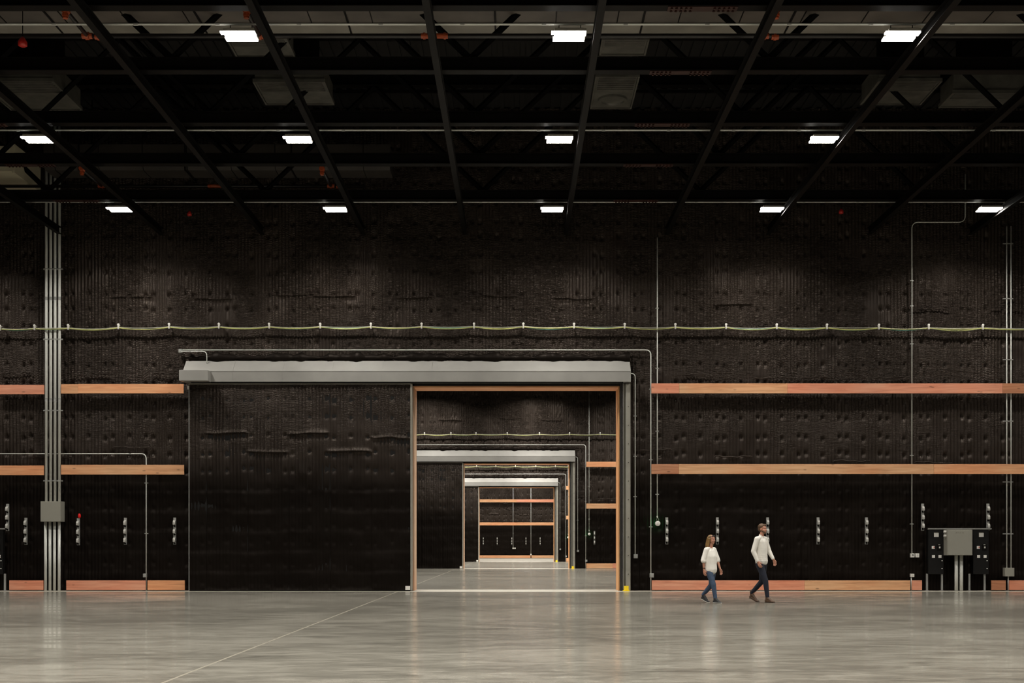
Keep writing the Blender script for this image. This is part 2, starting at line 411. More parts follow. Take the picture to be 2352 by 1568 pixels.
# ------------------------------------------------------------------ shared wall module
WN = {Y1: ('front wall', ''), Y2: ('second wall, through the doorway', 'second wall'), Y3: ('third wall, deep through two doorways', 'third wall'), Y4: ('end wall, deepest through the doorways', 'end wall')}
tn = [0]
def lining(Yw):
    b = Yw + .80; t = .05; zi = 6.05
    for mb, mt in ((MB().box(-3.10,-3.05,Yw-.04,b,0,zi+.04), W_POST), (MB().box(3.02,3.06,Yw-.04,b,0,zi+.04), W_POSTR), (MB().box(-3.05,3.02,Yw-.04,b,zi,zi+.04), W_ORANGE)):
        tn[0] += 1; o = obj('trim_%d' % tn[0], mb, mt); struct(o)
    tn[0] += 1     # black steel angle around the opening
    struct(obj('trim_%d' % tn[0], MB().box(3.065,3.095,Yw-.10,Yw-.02,0,6.15).box(3.103,3.135,Yw-.10,Yw-.02,0,6.15).box(-3.05,3.06,Yw-.08,Yw-.02,6.095,6.16), BLK))
    tn[0] += 1
    struct(obj('trim_%d' % tn[0], MB().box(3.095,3.103,Yw-.11,Yw-.02,0,6.15), GALV))
def housing(Yw):
    where = WN[Yw][0]
    t = thing('door_header_housing', {Y1: 'long grey sheet metal track housing above the big sliding door on the front wall',
              Y2: 'grey metal track housing on the second wall, framed by the front doorway', Y3: 'smallest grey metal track housing, on the third wall through two doorways'}[Yw], 'door housing', (0,Yw,6.17))
    f = Yw-.44
    s = MB().prism_x([(Yw-.05,6.84),(f,6.48),(f,6.17),(Yw-.05,6.17)], -9.84, 3.36)
    hb = obj('housing_panel', s, HOUS, t)
    sm = MB()
    for k in range(1, 9):
        x = -9.84 + 13.2*k/9
        sm.prism_x([(Yw-.06,6.845),(f-.004,6.484),(f-.004,6.17),(f+.004,6.17),(f+.004,6.47),(Yw-.06,6.835)], x-.006, x+.006)
    sm.box(-9.84, 3.36, f-.006, f, 6.472, 6.484)
    obj('seam_strip', sm, HOUS, t)
    obj('bottom_rail', MB().box(-9.6, 3.14, f+.02, f+.06, 6.135, 6.17), STEEL, t)
    if Yw == Y1:
        g = f-.36
        obj('motor_box', MB().box((411-VX)*g/F, (477.5-VX)*g/F, g, f-.004, H+(VY-874)*g/F, H+(VY-849)*g/F), HOUS, t, bevel=.006)
    fr = obj('foam_packing', foam_roll(Yw, int(Yw)), FOAM, t, smooth=True, label='lumpy black foam packed above the grey housing', recalc=False)
def sliding_door(Yw):
    f = Yw-.34; x0, x1 = (435.5-VX)*37.3/F, (943.0-VX)*37.3/F; z1 = 6.12
    t = thing('sliding_door', {Y1: 'huge black foam-quilted sliding door open on the left of the front doorway',
        Y2: 'black quilted sliding door on the second wall, left of the second doorway', Y3: 'small black sliding door on the third wall, left of the innermost doorway'}[Yw], 'sliding door', (0,Yw,0))
    if Yw == Y1:
        e = MB()
        for a, b_ in ((475,567),(662,752),(856,940)): lip(e, PX(a,37.3), PX(b_,37.3), PZ(997,37.3), f+.04, .03)
        fo = [(PX(a,37.3), PX(b_,37.3), PZ(y,37.3), .06) for a, b_, y in ((475,567,994),(662,752,995),(856,940,1005),(570,660,1037),(752,852,1037))]
        g = grid_wall('foam_face', FOAM_DOOR, f, x0, x1, .03, z1, .017, .05, PX(474,37.3), door=True, folds=fo, extra=e)
    else:
        g = grid_wall('foam_face', FOAM_DOOR, f, x0, x1, .03, z1, .0254, .09, PX(474,37.3), door=True)
    g.location = (0,-Yw,0); link(g, t)
    obj('door_leaf', MB().box(x0+.005, x1-.005, f+.015, f+.12, .02, z1), BLK, t)
    obj('edge_trim', MB().box(x0-.02, x0, f-.03, f+.12, .02, z1), GALV, t)
    obj('edge_trim', MB().box(x1, x1+.03, f-.03, f+.12, .02, z1).box(x1+.03, x1+.05, f, f+.12, .02, z1), COLM, t)
    obj('edge_trim', MB().box(x0, x1, f-.02, f+.0, .0, .03), STEEL, t)
    obj('top_rail', MB().box(x0, x1, f-.03, f+.02, z1-.02, z1+.01), COLM, t)
    obj('corner_plate', MB().box(x1-.15, x1-.01, f-.05, f-.02, .03, .15), WHT, t, bevel=.004, label='white plate at the lower corner')
    if Yw == Y1:
        obj('roller_stop', MB().lathe((x0-.03, f-.02, 6.0), [(.0,-.05),(.03,-.05),(.03,.05),(0,.05)]), WHT, t)
        st = MB()
        for k in range(9): st.lathe((x0+.35+k*.74, f-.035, 6.11), [(.0,.0),(.012,0),(.012,.02),(0,.02)], 'y', 8)
        obj('track_bolt', st, GALV, t)
def door_post(Yw):
    t = thing('steel_door_post', {Y1: 'grey steel channel post right of the front doorway, yellow guard at its foot',
        Y2: 'grey steel post right of the second doorway', Y3: 'thin grey steel post right of the innermost doorway'}[Yw], 'post', (3.26,Yw,0))
    g = Yw-.30
    obj('flange', MB().box(3.232, 3.36, g, g+.02, 0, 6.13).box(3.345, 3.36, g-.012, Yw-.06, 0, 6.13), COLM, t)
    obj('web', MB().box(3.14, 3.232, g+.05, g+.07, 0, 6.13), COLD, t)
    obj('rib', MB().box(3.138, 3.150, g-.01, g+.05, 0, 6.13).box(3.225, 3.236, g-.01, g+.05, 0, 6.13), GALV, t)
    for k in range(10):
        obj('bolt', MB().lathe((3.30, g-.004, .5+k*.55), [(0,-.01),(.012,-.01),(.012,.004),(0,.004)], 'y', 8), STEEL, t)
    y = thing('floor_guide_guard', {Y1: 'yellow steel guard on the floor at the foot of the front door post',
        Y2: 'small yellow guard at the foot of the second doorway post', Y3: 'tiny yellow guard at the foot of the innermost door post'}[Yw], 'floor guard', (3.2,Yw-.42,0))
    obj('guard_plate', MB().box(3.17,3.30,Yw-.40,Yw-.385,.02,.155).prism_x([(Yw-.45,.02),(Yw-.40,.02),(Yw-.40,.15)],3.175,3.20), YEL, y)
    obj('side_plate', MB().box(3.165,3.178,Yw-.44,Yw-.31,.02,.15), YEL, y)
    obj('base_plate', MB().box(3.13,3.33,Yw-.47,Yw-.31,0,.022), YEL, y)
def conduit(name, label, pts, r=.014, straps=(), group=None, cat='conduit', boxes=(), mat=None, bend=.16, vert=True):
    loc = Vector(pts[0]); t = thing(name, label, cat, loc, group)
    obj('pipe', MB().tube(route(pts, bend), r, 10), mat or EMT, t, smooth=True)
    for s in straps:
        sx, sy, sz = s
        obj('strap', MB().box(sx-.05, sx+.05, sy-.006, sy+.058, sz-.012, sz+.012).box(sx-.022, sx+.022, sy-r-.006, sy+.01, sz-.014, sz+.014), GALV, t)
    for bx in boxes: jbox(bx, t)
    return t
def jbox(bx, t, m=None):
    x, y, z, w, h = bx
    o = obj('junction_box', MB().box(x-w/2, x+w/2, y-.05, y+.04, z-h/2, z+h/2), m or GALV, t, bevel=.004)
    obj('cover_plate', MB().box(x-w/2+.008, x+w/2-.008, y-.056, y-.05, z-h/2+.008, z+h/2-.008).box(x-.03,x-.012,y-.062,y-.056,z-.02,z+.02).box(x+.012,x+.03,y-.062,y-.056,z-.02,z+.02), GALV, o)
def socket_strip(x, z_top, Yw, label, group, first=[None]):
    loc = (x, Yw-.05, z_top)
    if first[0] is None:
        t = thing('rigging_cleat_strip', label, 'wall bracket', (x,Yw-.05,z_top), group); first[0] = t
        obj('channel', MB().box(x-.038, x+.038, Yw-.10, Yw-.06, z_top-.80, z_top).box(x-.038,x-.03,Yw-.108,Yw-.10,z_top-.80,z_top).box(x+.03,x+.038,Yw-.108,Yw-.10,z_top-.80,z_top), GALV, t)
        obj('mounting_block', MB().box(x-.03,x+.03,Yw-.06,Yw+.02,z_top-.70,z_top-.62).box(x-.03,x+.03,Yw-.06,Yw+.02,z_top-.18,z_top-.10), STEEL, t)
        for k in range(3):
            zc = z_top - .16 - k*.255
            b = obj('cleat', MB().prism_x([(Yw-.10,zc+.085),(Yw-.17,zc+.07),(Yw-.20,zc+.02),(Yw-.20,zc-.05),(Yw-.10,zc-.05)], x-.034, x+.034), CLEAT, t, bevel=.006)
            obj('hook_eye', MB().lathe((x, Yw-.11, zc-.085), [(.0,-.02),(.030,-.02),(.030,.0),(0,.0)], 'y', 12), STEEL, b)
            obj('bolt', MB().lathe((x+.018, Yw-.125, zc-.062), [(0,-.012),(.010,-.012),(.010,.01),(0,.01)], 'y', 8), WHT, b)
        return t
    return dup(first[0], loc, label, group)
def board(x0, x1, z0, z1, Yw, m, label, group, rail=True):
    f = Yw-.14
    o = obj('timber_board', MB().box(x0+.002, x1-.002, f, f+.045, z0, z1), m, None, bevel=.004)
    tag(o, label, 'timber board', group)
    if rail:
        k = MB(); n = max(1, int((x1-x0)/1.6))
        for i in range(n):
            c = x0 + (x1-x0)*(i+.5)/n + (.12 if n > 1 else 0)
            if x1-x0 < .3: c = (x0+x1)/2
            k.box(c-.04, c+.04, f+.045, Yw+.0, z0+.03, z1-.03)
        obj('standoff_block', k, W_BROWN, o)
    return o
def cable_run(Yw, hooks, xa, xb, label, hooklabel, group, zfun):
    t = thing('cable_bundle', label, 'cable', (hooks[0],Yw,7.8))
    yb = Yw-.10; out = lambda x: -.09*math.exp(-((x+13.83)/.33)**4) if Yw == Y1 else 0
    nodes = [xa]+list(hooks)+[xb]
    rnd = random.Random(int(Yw))
    for ci, (m, r, dz, dy, sag) in enumerate(((CYEL,.013,-.012,-.010,.075),(CTEAL,.012,-.004,.006,.095),(CGRY,.011,.012,.0,.055),(CYEL,.009,.0,-.014,.10))):
        pts = []
        for i in range(len(nodes)-1):
            a, b = nodes[i], nodes[i+1]; s = sag*.62*(.6+.8*rnd.random())*min(1,(b-a)/1.5)
            for k in range(8):
                q = k/8; x = a+(b-a)*q
                pts.append((x, yb+dy+out(x), zfun(x)+dz - s*4*q*(1-q)))
        pts.append((xb, yb+dy, zfun(xb)+dz)); pts.append((xb+.05, Yw+.012, zfun(xb)+dz))
        obj('cable_strand', MB().tube(pts, r, 6), m, t, smooth=True)
    h0 = None
    for i, x in enumerate(hooks):
        z = zfun(x); lab = hooklabel(i)
        if h0 is None:
            h0 = thing('cable_hook', lab, 'hook', (x,yb,z), group)
            obj('hook_strap', MB().box(x-.022, x+.022, yb-.046, yb-.038, z-.04, z+.07).box(x-.022,x+.022,yb-.044,yb+.03,z-.05,z-.042).box(x-.022,x+.022,yb+.024,yb+.03,z-.05,z+.07), OFFW, h0)
            obj('hook_eye', MB().lathe((x,yb-.044,z+.085), [(0,0),(.036,0),(.036,.02),(0,.02)], 'y', 12).tube([(x,yb-.02,z+.085),(x,Yw+.02,z+.085)], .012, 8), WHT, h0)
        else: dup(h0, (x,yb,z), lab)
# doors, posts, linings on walls one to three
for Yw in (Y1, Y2, Y3):
    lining(Yw); housing(Yw); sliding_door(Yw); door_post(Yw)
YC = .04                                   # conduits stand this far off the wall plane
for Yw, nm in ((Y1,'front wall'), (Y2,'second wall'), (Y3,'third wall')):
    y = Yw-YC
    xr, xl = PX(1494.5), PX(412)+.04
    pts = [(PX(418.5) if Yw == Y1 else -9.9, y, PZ(804)), (xr, y, PZ(804)), (xr, y, 0.0)]
    conduit('conduit_run', 'long thin conduit over the door housing and down beside it, '+nm, pts, .016, [(xr,y,z) for z in (6.0,3.9,1.9)], boxes=[(xr+.025, y, PZ(1321), .12, .12)]+([(PX(415.5), y, PZ(806.5), .10, .11)] if Yw == Y1 else []))
    c2 = [(3.39,y,PZ(858)), (PX(1458.5),y,PZ(858)), (PX(1458.5),y,PZ(1277))]
    conduit('conduit_drop', 'short steel conduit from the housing end down to a grey switch box, '+nm, c2, .015, [(PX(1458.5),y,z) for z in (5.2,4.0,2.8)], boxes=[(PX(1459.5), y, PZ(1277), .12, .12)], bend=.12)
    if Yw != Y3 or True:
        xg = PX(1509.3)
        t = conduit('conduit_drop', 'thin steel conduit hanging down to a round white alarm right of the doorway, '+nm, [(xg,y,PZ(546)),(xg,y,PZ(1188))], .015, [(xg,y,PZ(q)) for q in (708,846,990,1135)])
        obj('coupling', MB().lathe((xg,y,PZ(1186)), [(0,-.03),(.022,-.03),(.022,.02),(0,.02)]), WHT, t)
        xg += .005
        a = thing('round_alarm', 'round white alarm disc glowing green behind, hung on a loop of cable, '+nm, 'alarm', (xg,y-.06,PZ(1202)))
        obj('disc', MB().lathe((xg,y-.10,PZ(1202)), [(0,-.012),(.05,-.010),(.073,0),(.078,.02),(.078,.06),(0,.06)], 'y', 28), WHT, a, smooth=False)
        obj('strobe_lens', MB().box(xg-.02,xg+.02,y-.122,y-.112,PZ(1202)-.012,PZ(1202)+.004), OFFW, a)
        obj('green_light', MB().lathe((xg,y-.035,PZ(1202)), [(.0,-.005),(.060,-.005),(.060,.018),(0,.018)], 'y', 24), GREEN, a, label='green glowing ring behind the disc')
        obj('back_stem', MB().box(xg-.015,xg+.015,y-.03,y+.058,PZ(1202)-.015,PZ(1202)+.015), STEEL, a)
        lo = [(xg-.02,y-.05,PZ(1196)),(xg-.03,y-.05,PZ(1193)),(xg-.012,y-.05,PZ(1189.4)),(xg+.005,y-.05,PZ(1188.6)),(xg+.02,y-.05,PZ(1190)),(xg+.034,y-.05,PZ(1193)),(xg+.028,y-.05,PZ(1196))]
        obj('cable_loop', MB().tube(lo, .006, 6), COLM, a)
# cable bundles
HK1 = [PX(v) for v in (4,83,160,275,391,505,620,737,853,969,1089,1202,1318,1434,1550,1666,1782,1897,2016,2130,2254)]
ZC = lambda x: np.interp(x, [PX(0),PX(400),PX(1200),PX(2352)], [PZ(756.5),PZ(752),PZ(751.5),PZ(755)])
cable_run(Y1, HK1, -15.9, 15.9, 'bundle of yellow-green and teal cables draped across the whole front wall', lambda i: '%s white cable hook from the left on the front wall bundle' % ORD[i], 'white cable hooks along the front wall', ZC)
HK2 = [(v-VX)*Y2/F for v in (975.4,1036,1093.5,1165,1239,1308,1378)]
cable_run(Y2, HK2, -7, 7, 'cable bundle on the second wall, seen through the front doorway', lambda i: '%s cable hook from the left on the second wall bundle' % ORD[i], 'cable hooks on the second wall', lambda x: 7.77)
HK3 = [(v-VX)*Y3/F for v in (1094.8,1139,1184,1230.5,1275.5)]
cable_run(Y3, HK3, -5, 5, 'cable bundle on the third wall, just under the second doorway head', lambda i: '%s cable hook from the left on the third wall bundle' % ORD[i], 'cable hooks on the third wall', lambda x: 7.77)

# ------------------------------------------------------------------ timber boards
G1 = 'fir boards on the front wall'
TYR, TMR, TBR = (PZ(903,37.5), PZ(880,37.5)), (PZ(1088,37.5), PZ(1065.5,37.5)), (PZ(1355,37.5), PZ(1332.5,37.5))
def X5(v): return PX(v, 37.5)
rows = [
 (X5(-12), X5(101), PZ(905,37.5), PZ(883.5,37.5), W_SALMON, 'short salmon board at the left edge, upper rail left of the four conduits'),
 (X5(140), X5(179), PZ(903.5,37.5), PZ(882,37.5), W_TAN, 'short tan board just right of the four conduits, upper rail'),
 (X5(179), X5(422), PZ(903,37.5), PZ(881.5,37.5), W_ORANGE, 'knotty board of the upper rail ending under the grey motor box'),
 (X5(-12), X5(100.5), PZ(1091,37.5), PZ(1068.8,37.5), W_ORANGE, 'orange board at the left edge, middle rail left of the four conduits'),
 (X5(140), X5(423), PZ(1089.5,37.5), PZ(1067,37.5), W_TAN, 'long tan board of the middle rail between four conduits and sliding door'),
 (X5(1496), X5(1560), *TYR, W_SALMON, 'short red board starting the upper rail right of the doorway'),
 (X5(1560), X5(1809), *TYR, W_TAN, 'pale board of the upper right rail, second from the doorway'),
 (X5(1809), X5(2303), *TYR, W_SALMON, 'long salmon board with knots in the upper right rail'),
 (X5(2303), X5(2420), *TYR, W_BROWN, 'darker stamped board at the right edge of the upper rail'),
 (X5(1496), X5(1559), *TMR, W_BROWN, 'short dark brown board starting the middle rail right of the doorway'),
 (X5(1559), X5(2145), *TMR, W_TAN, 'long tan board of the middle right rail beside the dark brown piece'),
 (X5(2145), X5(2420), *TMR, W_ORANGE, 'board of the middle right rail reaching the right edge'),
]
for r in rows: board(r[0], r[1], r[2], r[3], Y1, r[4], r[5], G1)
zb0, zb1 = .02, .31
for a, b_, m, lb_ in ((21,99.5,W_SALMON,'short floor-level board left of the four conduits'),(152,334.5,W_SALMON,'red floor-level board between the four conduits and the thin conduit'),
        (338.5,424.5,W_ORANGE,'short floor-level board next to the sliding door edge'),(1497,1848,W_SALMON,'long red floor-level board behind the two walking people'),(1848,2091,W_TAN,'tan floor-level board right of the walking man'),
        (2094.5,2118,W_SALMON,'stubby floor-level block left of the black electrical panels'),(2277,2310.5,W_BROWN,'small dark-grained floor-level block right of the black panels'),(2318,2420,W_SALMON,'floor-level board at the right edge of the front wall')):
    board(X5(a), X5(b_), zb0, zb1, Y1, m, lb_, G1)
for Yw, nm in ((Y2,'second wall'), (Y3,'third wall')):
    for z0, z1, q, mt in ((5.88,6.18,'upper',W_ORANGE),(3.47,3.765,'middle',W_TAN)):
        board(4.02, 8, z0, z1, Yw, mt, '%s fir board right of the doorway on the %s' % (q, nm), 'fir boards on the '+nm)
    board(4.02, 5.55, .02, .31, Yw, W_TAN, 'floor-level tan board right of the doorway on the '+nm, 'fir boards on the '+nm)
    board(5.55, 8, .02, .31, Yw, W_SALMON, 'floor-level red board end further right on the '+nm, 'fir boards on the '+nm)
for z0, z1, q in ((5.85,6.15,'upper'),(3.44,3.74,'middle'),(.02,.31,'floor-level')):
    for a, b_, mt, side in ((-5,-.0,W_ORANGE if q!='upper' else W_TAN,'left'),(0,5,W_SALMON if q=='upper' else W_TAN,'right')):
        if q == 'floor-level' and side == 'left': b_ = 1.44
        if q == 'floor-level' and side == 'right': a = 1.52
        board(a, b_, z0, z1, Y4, mt, '%s fir board on the %s half of the end wall' % (q, side), 'fir boards on the end wall')

# ------------------------------------------------------------------ conduits of the front wall, left
y = Y1-YC
t = thing('conduit_riser_bank', 'bank of four thick grey conduits rising from floor to roof left of the door', 'conduit', (PX(120),Y1-.10,0))
yc = Y1-.105
for k, (xt, xb) in enumerate(zip((105.4,115.5,125.5,135.6),(103.8,114,124.4,135))):
    p = obj('riser_pipe', MB().tube([(PX(xb,37.5),yc,0),(PX(xb,37.5),yc,H+(VY-1197.7)*(Y1-.36)/F-.002)], .042, 14).tube([(PX(xt,37.5),yc,H+(VY-1151)*(Y1-.36)/F+.002),(PX(xt,37.5),yc,14.3)], .040, 14), EMT, t, smooth=True)
    for q in (687, 919): obj('coupling', MB().lathe((PX(xt,37.5),yc,PZ(q)), [(0,-.05),(.046,-.05),(.046,-.045),(.043,-.03),(.043,.03),(.046,.045),(.046,.05),(0,.05)], 'z', 14), GALV, p)
for q in (619, 780, 943, 1104):
    obj('strut_channel', MB().box(PX(101.5), PX(146), yc+.03, yc+.06, PZ(q)-.02, PZ(q)+.02), GALV, t)
    cl = MB()
    for xt in (105.4,115.5,125.5,135.6): cl.box(PX(xt,37.5)-.05, PX(xt,37.5)+.05, yc-.046, yc-.038, PZ(q)-.012, PZ(q)+.012)
    obj('pipe_clamp', cl, GALV, t)
g = Y1-.36
t = thing('pull_box', 'square grey pull box on the bank of four thick conduits', 'electrical box', (PX(119),g,PZ(1197)))
obj('box_body', MB().box((93-VX)*g/F, (139.3-VX)*g/F, g, Y1-.02, H+(VY-1197.7)*g/F, H+(VY-1151)*g/F), CAB, t, bevel=.006)
obj('cover', MB().box((93.6-VX)*g/F, (138.7-VX)*g/F, g-.006, g, H+(VY-1197)*g/F, H+(VY-1151.6)*g/F), CAB, t)
conduit('conduit_run', 'thin steel conduit bending down left of the sliding door to a floor-level box', [(-16.0,y,PZ(1042)),(PX(336.8),y,PZ(1042)),(PX(336.8),y,0)], .016,
        [(PX(336.8),y,PZ(v)) for v in (1109,1225)]+[(PX(300),y,PZ(1042))], boxes=[(PX(334.7), y-.02, PZ(1321), .10, .11)])
conduit('conduit_drop', 'short steel conduit bending from a small box into the top of the motor housing', [(PX(420),Y1-.17,PZ(808.8)),(PX(478.3),Y1-.17,PZ(808.8)),(PX(478.3),Y1-.17,6.752)], .013, [(PX(440),Y1-.17,PZ(808.8))], bend=.13)
STD = obj('standoff', MB().box(PX(440)-.015,PX(440)+.015,Y1-.108,Y1+.02,PZ(808.8)-.012,PZ(808.8)+.012), GALV, bpy.data.objects['conduit_drop.006'])
# right side
xa = PX(2093.5)
conduit('conduit_run', 'tall thin conduit bent over near the roof, ending in two white boxes', [(PX(2216),y,PZ(400)),(PX(2216),y,PZ(511)),(xa,y,PZ(511)),(xa,y,PZ(1270))], .014, [(xa,y,PZ(v)) for v in (645,703,790,1046,1203)], bend=.2)
for x_, lab in ((2094.3,'left white switch box of the pair beside the black panels'),(2105.2,'right white switch box of the pair beside the black panels')):
    t = thing('switch_box', lab, 'switch', (PX(x_),y,PZ(1275)), 'white switch boxes right of the walking man')
    obj('box_body', MB().box(PX(x_)-.05,PX(x_)+.05,y-.06,Y1+.02,PZ(1275)-.06,PZ(1275)+.06), WHT, t, bevel=.006)
    obj('switch_plate', MB().box(PX(x_)-.02,PX(x_)+.02,y-.07,y-.06,PZ(1275)-.005,PZ(1275)+.03), BLK if x_ < 2100 else OFFW, t)
conduit('conduit_link', 'stub of conduit joining the two white switch boxes', [(PX(2098.6),y,PZ(1277)),(PX(2101),y,PZ(1277))], .010, [(PX(2099.6),y,PZ(1277))])
t = thing('socket_box', 'small white socket box low on the wall above the floor board', 'socket', (PX(2094),y,PZ(1321)))
obj('box_body', MB().box(PX(2094)-.05,PX(2094)+.05,y-.06,Y1+.02,PZ(1321)-.05,PZ(1321)+.05), WHT, t, bevel=.006)
obj('socket_plate', MB().box(PX(2094)-.02,PX(2094)+.02,y-.068,y-.06,PZ(1321)-.03,PZ(1321)+.03), OFFW, t)
conduit('conduit_stub', 'conduit stub from the small socket box down to the floor', [(PX(2092.2),y,PZ(1325.5)),(PX(2092.2),y,0)], .016)
t = thing('conduit_pair', 'pair of slim steel conduits near the right edge dropping to a square box', 'conduit', (PX(2316),y,PZ(1303)))
for x_ in (2311.2, 2321):
    obj('pipe', MB().tube([(PX(x_),y,PZ(1303.2)),(PX(x_),y,PZ(520))], .017, 10), EMT, t, smooth=True)
for v in (560,686,826,967,1106.5,1225.5):
    obj('strut_channel', MB().box(PX(2302.5),PX(2326.5),y+.012,y+.03,PZ(v)-.014,PZ(v)+.014).box(PX(2309),PX(2313.5),y-.024,y-.016,PZ(v)-.014,PZ(v)+.014).box(PX(2319),PX(2323),y-.024,y-.016,PZ(v)-.014,PZ(v)+.014), GALV, t)
t = thing('pull_box', 'small square grey box under the pair of slim conduits at the right edge', 'electrical box', (PX(2314),y,PZ(1313)))
obj('box_body', MB().box(PX(2303),PX(2324.5),y-.14,y+.04,PZ(1323),PZ(1303.5)), CAB, t, bevel=.005)
obj('outlet_pipe', MB().tube([(PX(2313.3),y-.04,PZ(1322)),(PX(2313.3),y-.04,0)], .017, 10), EMT, t, smooth=True)

# strips of cleats
GS = 'grey cleat strips on the front wall'
for x_, v, lb_ in ((17.5,1157,'cleat strip at the far left, mounted higher than its neighbours'),(59.5,1189,'cleat strip just left of the grey pull box'),(180,1190,'cleat strip with the red beacon on top'),
        (288,1189,'cleat strip left of the thin conduit, near the left rail'),(401.5,1188.5,'cleat strip nearest to the sliding door, on its left'),(1531.5,1188,'cleat strip just right of the round white alarm'),
        (1647.5,1188,'cleat strip behind the woman in the white tee'),(1763,1188,'cleat strip behind the head of the man'),(1879,1188,'cleat strip right of the walking man'),
        (1990,1188,'cleat strip midway between the man and the black panels'),(2119,1156.5,'higher cleat strip at the left end of the black panel strut'),(2269,1156.5,'higher cleat strip at the right end of the black panel strut')):
    socket_strip(PX(x_,37.55), PZ(v), Y1, 'grey steel '+lb_, GS)
for Yw, xs_ in ((Y2,[4.49]),(Y3,[4.49])):
    for xx in xs_: socket_strip(xx, 2.18, Yw, 'grey cleat strip on the %s right of the doorway' % WN[Yw][1], 'cleat strips on the '+WN[Yw][1])
for i, xx in enumerate((-3.5,-2.05,-.52,.96,2.44)): socket_strip(xx, 2.18, Y4, '%s cleat strip from the left on the end wall' % ORD[i], 'cleat strips on the end wall')
xb = PX(181.5,37.55)
t = thing('red_beacon', 'small red beacon on top of the cleat strip right of the pull box', 'beacon', (xb+.02,Y1-.1,PZ(1189)))
obj('lens', MB().lathe((xb+.015,Y1-.1,PZ(1190)+.024), [(0,.0),(.038,.0),(.042,.03),(.038,.08),(.025,.11),(0,.12)], 'z', 14), REDL, t, smooth=True)
obj('base', MB().lathe((xb+.015,Y1-.1,PZ(1190)+.024), [(0,-.02),(.03,-.02),(.03,0),(0,0)], 'z', 12), REDM, t)
# end-wall conduits
for xx, ze, lab in ((-.38,1.07,'left thin conduit on the end wall, ending in white boxes'),(1.48,.42,'right thin conduit on the end wall, ending just above the floor board')):
    t = conduit('conduit_drop', lab, [(xx,Y4-.04,8.8),(xx,Y4-.04,ze)], .02, [(xx,Y4-.04,5.0),(xx,Y4-.04,2.6)])
    obj('end_box', MB().box(xx-.07,xx+.07,Y4-.14,Y4-.02,ze-.09,ze+.05), WHT, t)
    if ze > 1: obj('end_box', MB().box(xx+.12,xx+.26,Y4-.14,Y4-.02,ze-.09,ze+.05), WHT, t)

# ------------------------------------------------------------------ electrical panels on the right
def black_panel(x0, x1, lab, legs, mirror=False):
    f = Y1-.20; w = x1-x0
    X = lambda v: x0 + w*v
    t = thing('power_distribution_panel', lab, 'electrical panel', (x0,f,0), 'black power panels')
    zt, zb = PZ(1216,f), PZ(1318,f)
    Z = lambda v: zt + (zb-zt)*v
    obj('cabinet', MB().box(x0,x1,f,Y1-.03,zb,zt), BLK, t, bevel=.006)
    obj('door_plate', MB().box(X(.06),X(.94),f-.008,f,Z(.30),Z(.62)), BLK, t)
    obj('data_label', MB().box(X(.36),X(.66),f-.006,f,Z(.14),Z(.06)), COLD, t)
    obj('data_label', MB().box(X(.37),X(.67),f-.008,f,Z(.165),Z(.075)), WHT, t, label='white label near the top')
    b = obj('breaker_box', MB().box(X(.56),X(.86),f-.02,f-.008,Z(.47),Z(.33)), STEEL, t, bevel=.004)
    obj('breaker_toggle', MB().box(X(.68),X(.76),f-.04,f-.02,Z(.42),Z(.38)).box(X(.64),X(.76),f-.024,f-.02,Z(.345),Z(.335)), OFFW, b)
    for u, v in ((.22,.365),(.24,.57),(.66,.57)):
        s_ = obj('socket_label', MB().box(X(u),X(u+.19),f-.012,f-.0,Z(v+.066),Z(v)), WHT, t)
        if v < .5: obj('red_mark', MB().box(X(u+.12),X(u+.17),f-.014,f-.012,Z(v+.05),Z(v+.015)), REDM, s_)
    for v in (.70, .875): obj('latch', MB().lathe((X(.88),f-.01,Z(v)), [(0,-.02),(.014,-.018),(.016,0),(0,0)], 'y', 12), WHT, t)
    for lx in legs:
        obj('leg', MB().box(lx-.026,lx+.026,f+.05,f+.08,0,zb+.01).box(lx-.026,lx-.018,f+.04,f+.05,0,zb).box(lx+.018,lx+.026,f+.04,f+.05,0,zb).box(lx-.05,lx+.05,f+.03,f+.12,0,.012), GALV, t)
    return t
fp = Y1-.20
PXF = lambda v: (v-VX)*fp/F
black_panel(PXF(2132), PXF(2167.5), 'black power panel left of the grey cabinet, white labels', [PXF(2130.5), PXF(2165)])
black_panel(PXF(2235.5), PXF(2271), 'black power panel right of the grey cabinet, white labels', [PXF(2228), PXF(2263)])
black_panel(PXF(-26), PXF(6.5), 'black power panel cut off by the left picture edge', [PXF(-20), PXF(9.5)])
for a, b_, lab in ((2125,2270,'horizontal steel strut above the grey cabinet and black panels'),(-30,19,'horizontal steel strut above the cut-off panel at the left edge')):
    o = obj('strut_channel', MB().box(PX(a),PX(b_),Y1-.27,Y1-.235,PZ(1214.6)-.005,PZ(1214.6)+.02).box(PX(a),PX(b_),Y1-.235,Y1-.23,PZ(1214.6)-.02,PZ(1214.6)+.02), GALV); tag(o, lab, 'strut')
g = Y1-.52
GX = lambda v: (v-VX)*g/F
t = thing('disconnect_cabinet', 'grey disconnect cabinet between the two black panels on the right', 'electrical box', (GX(2205),g,0))
z0, z1 = H+(VY-1275)*g/F, H+(VY-1216)*g/F
obj('cabinet_body', MB().box(GX(2176),GX(2233.7),g,Y1-.03,z0,z1), CAB, t, bevel=.008)
obj('cabinet_door', MB().box(GX(2177),GX(2232.8),g-.012,g-.001,z0+.012,z1-.005), CAB, t, bevel=.003)
mk = MB(); rx = GX(2194); rz = z1-.09
for k, wd in enumerate((.012,.03,0,.016,.010,.022,0,.02,.016)):       # faint stencilled characters, not readable in the photo
    if wd: mk.box(rx, rx+wd*.8, g-.0135, g-.012, rz-.018, rz+.016 if k % 2 else rz+.006)
    rx += .030
obj('stencil_mark', mk, COLD, t, label='faint dark stencilled characters')
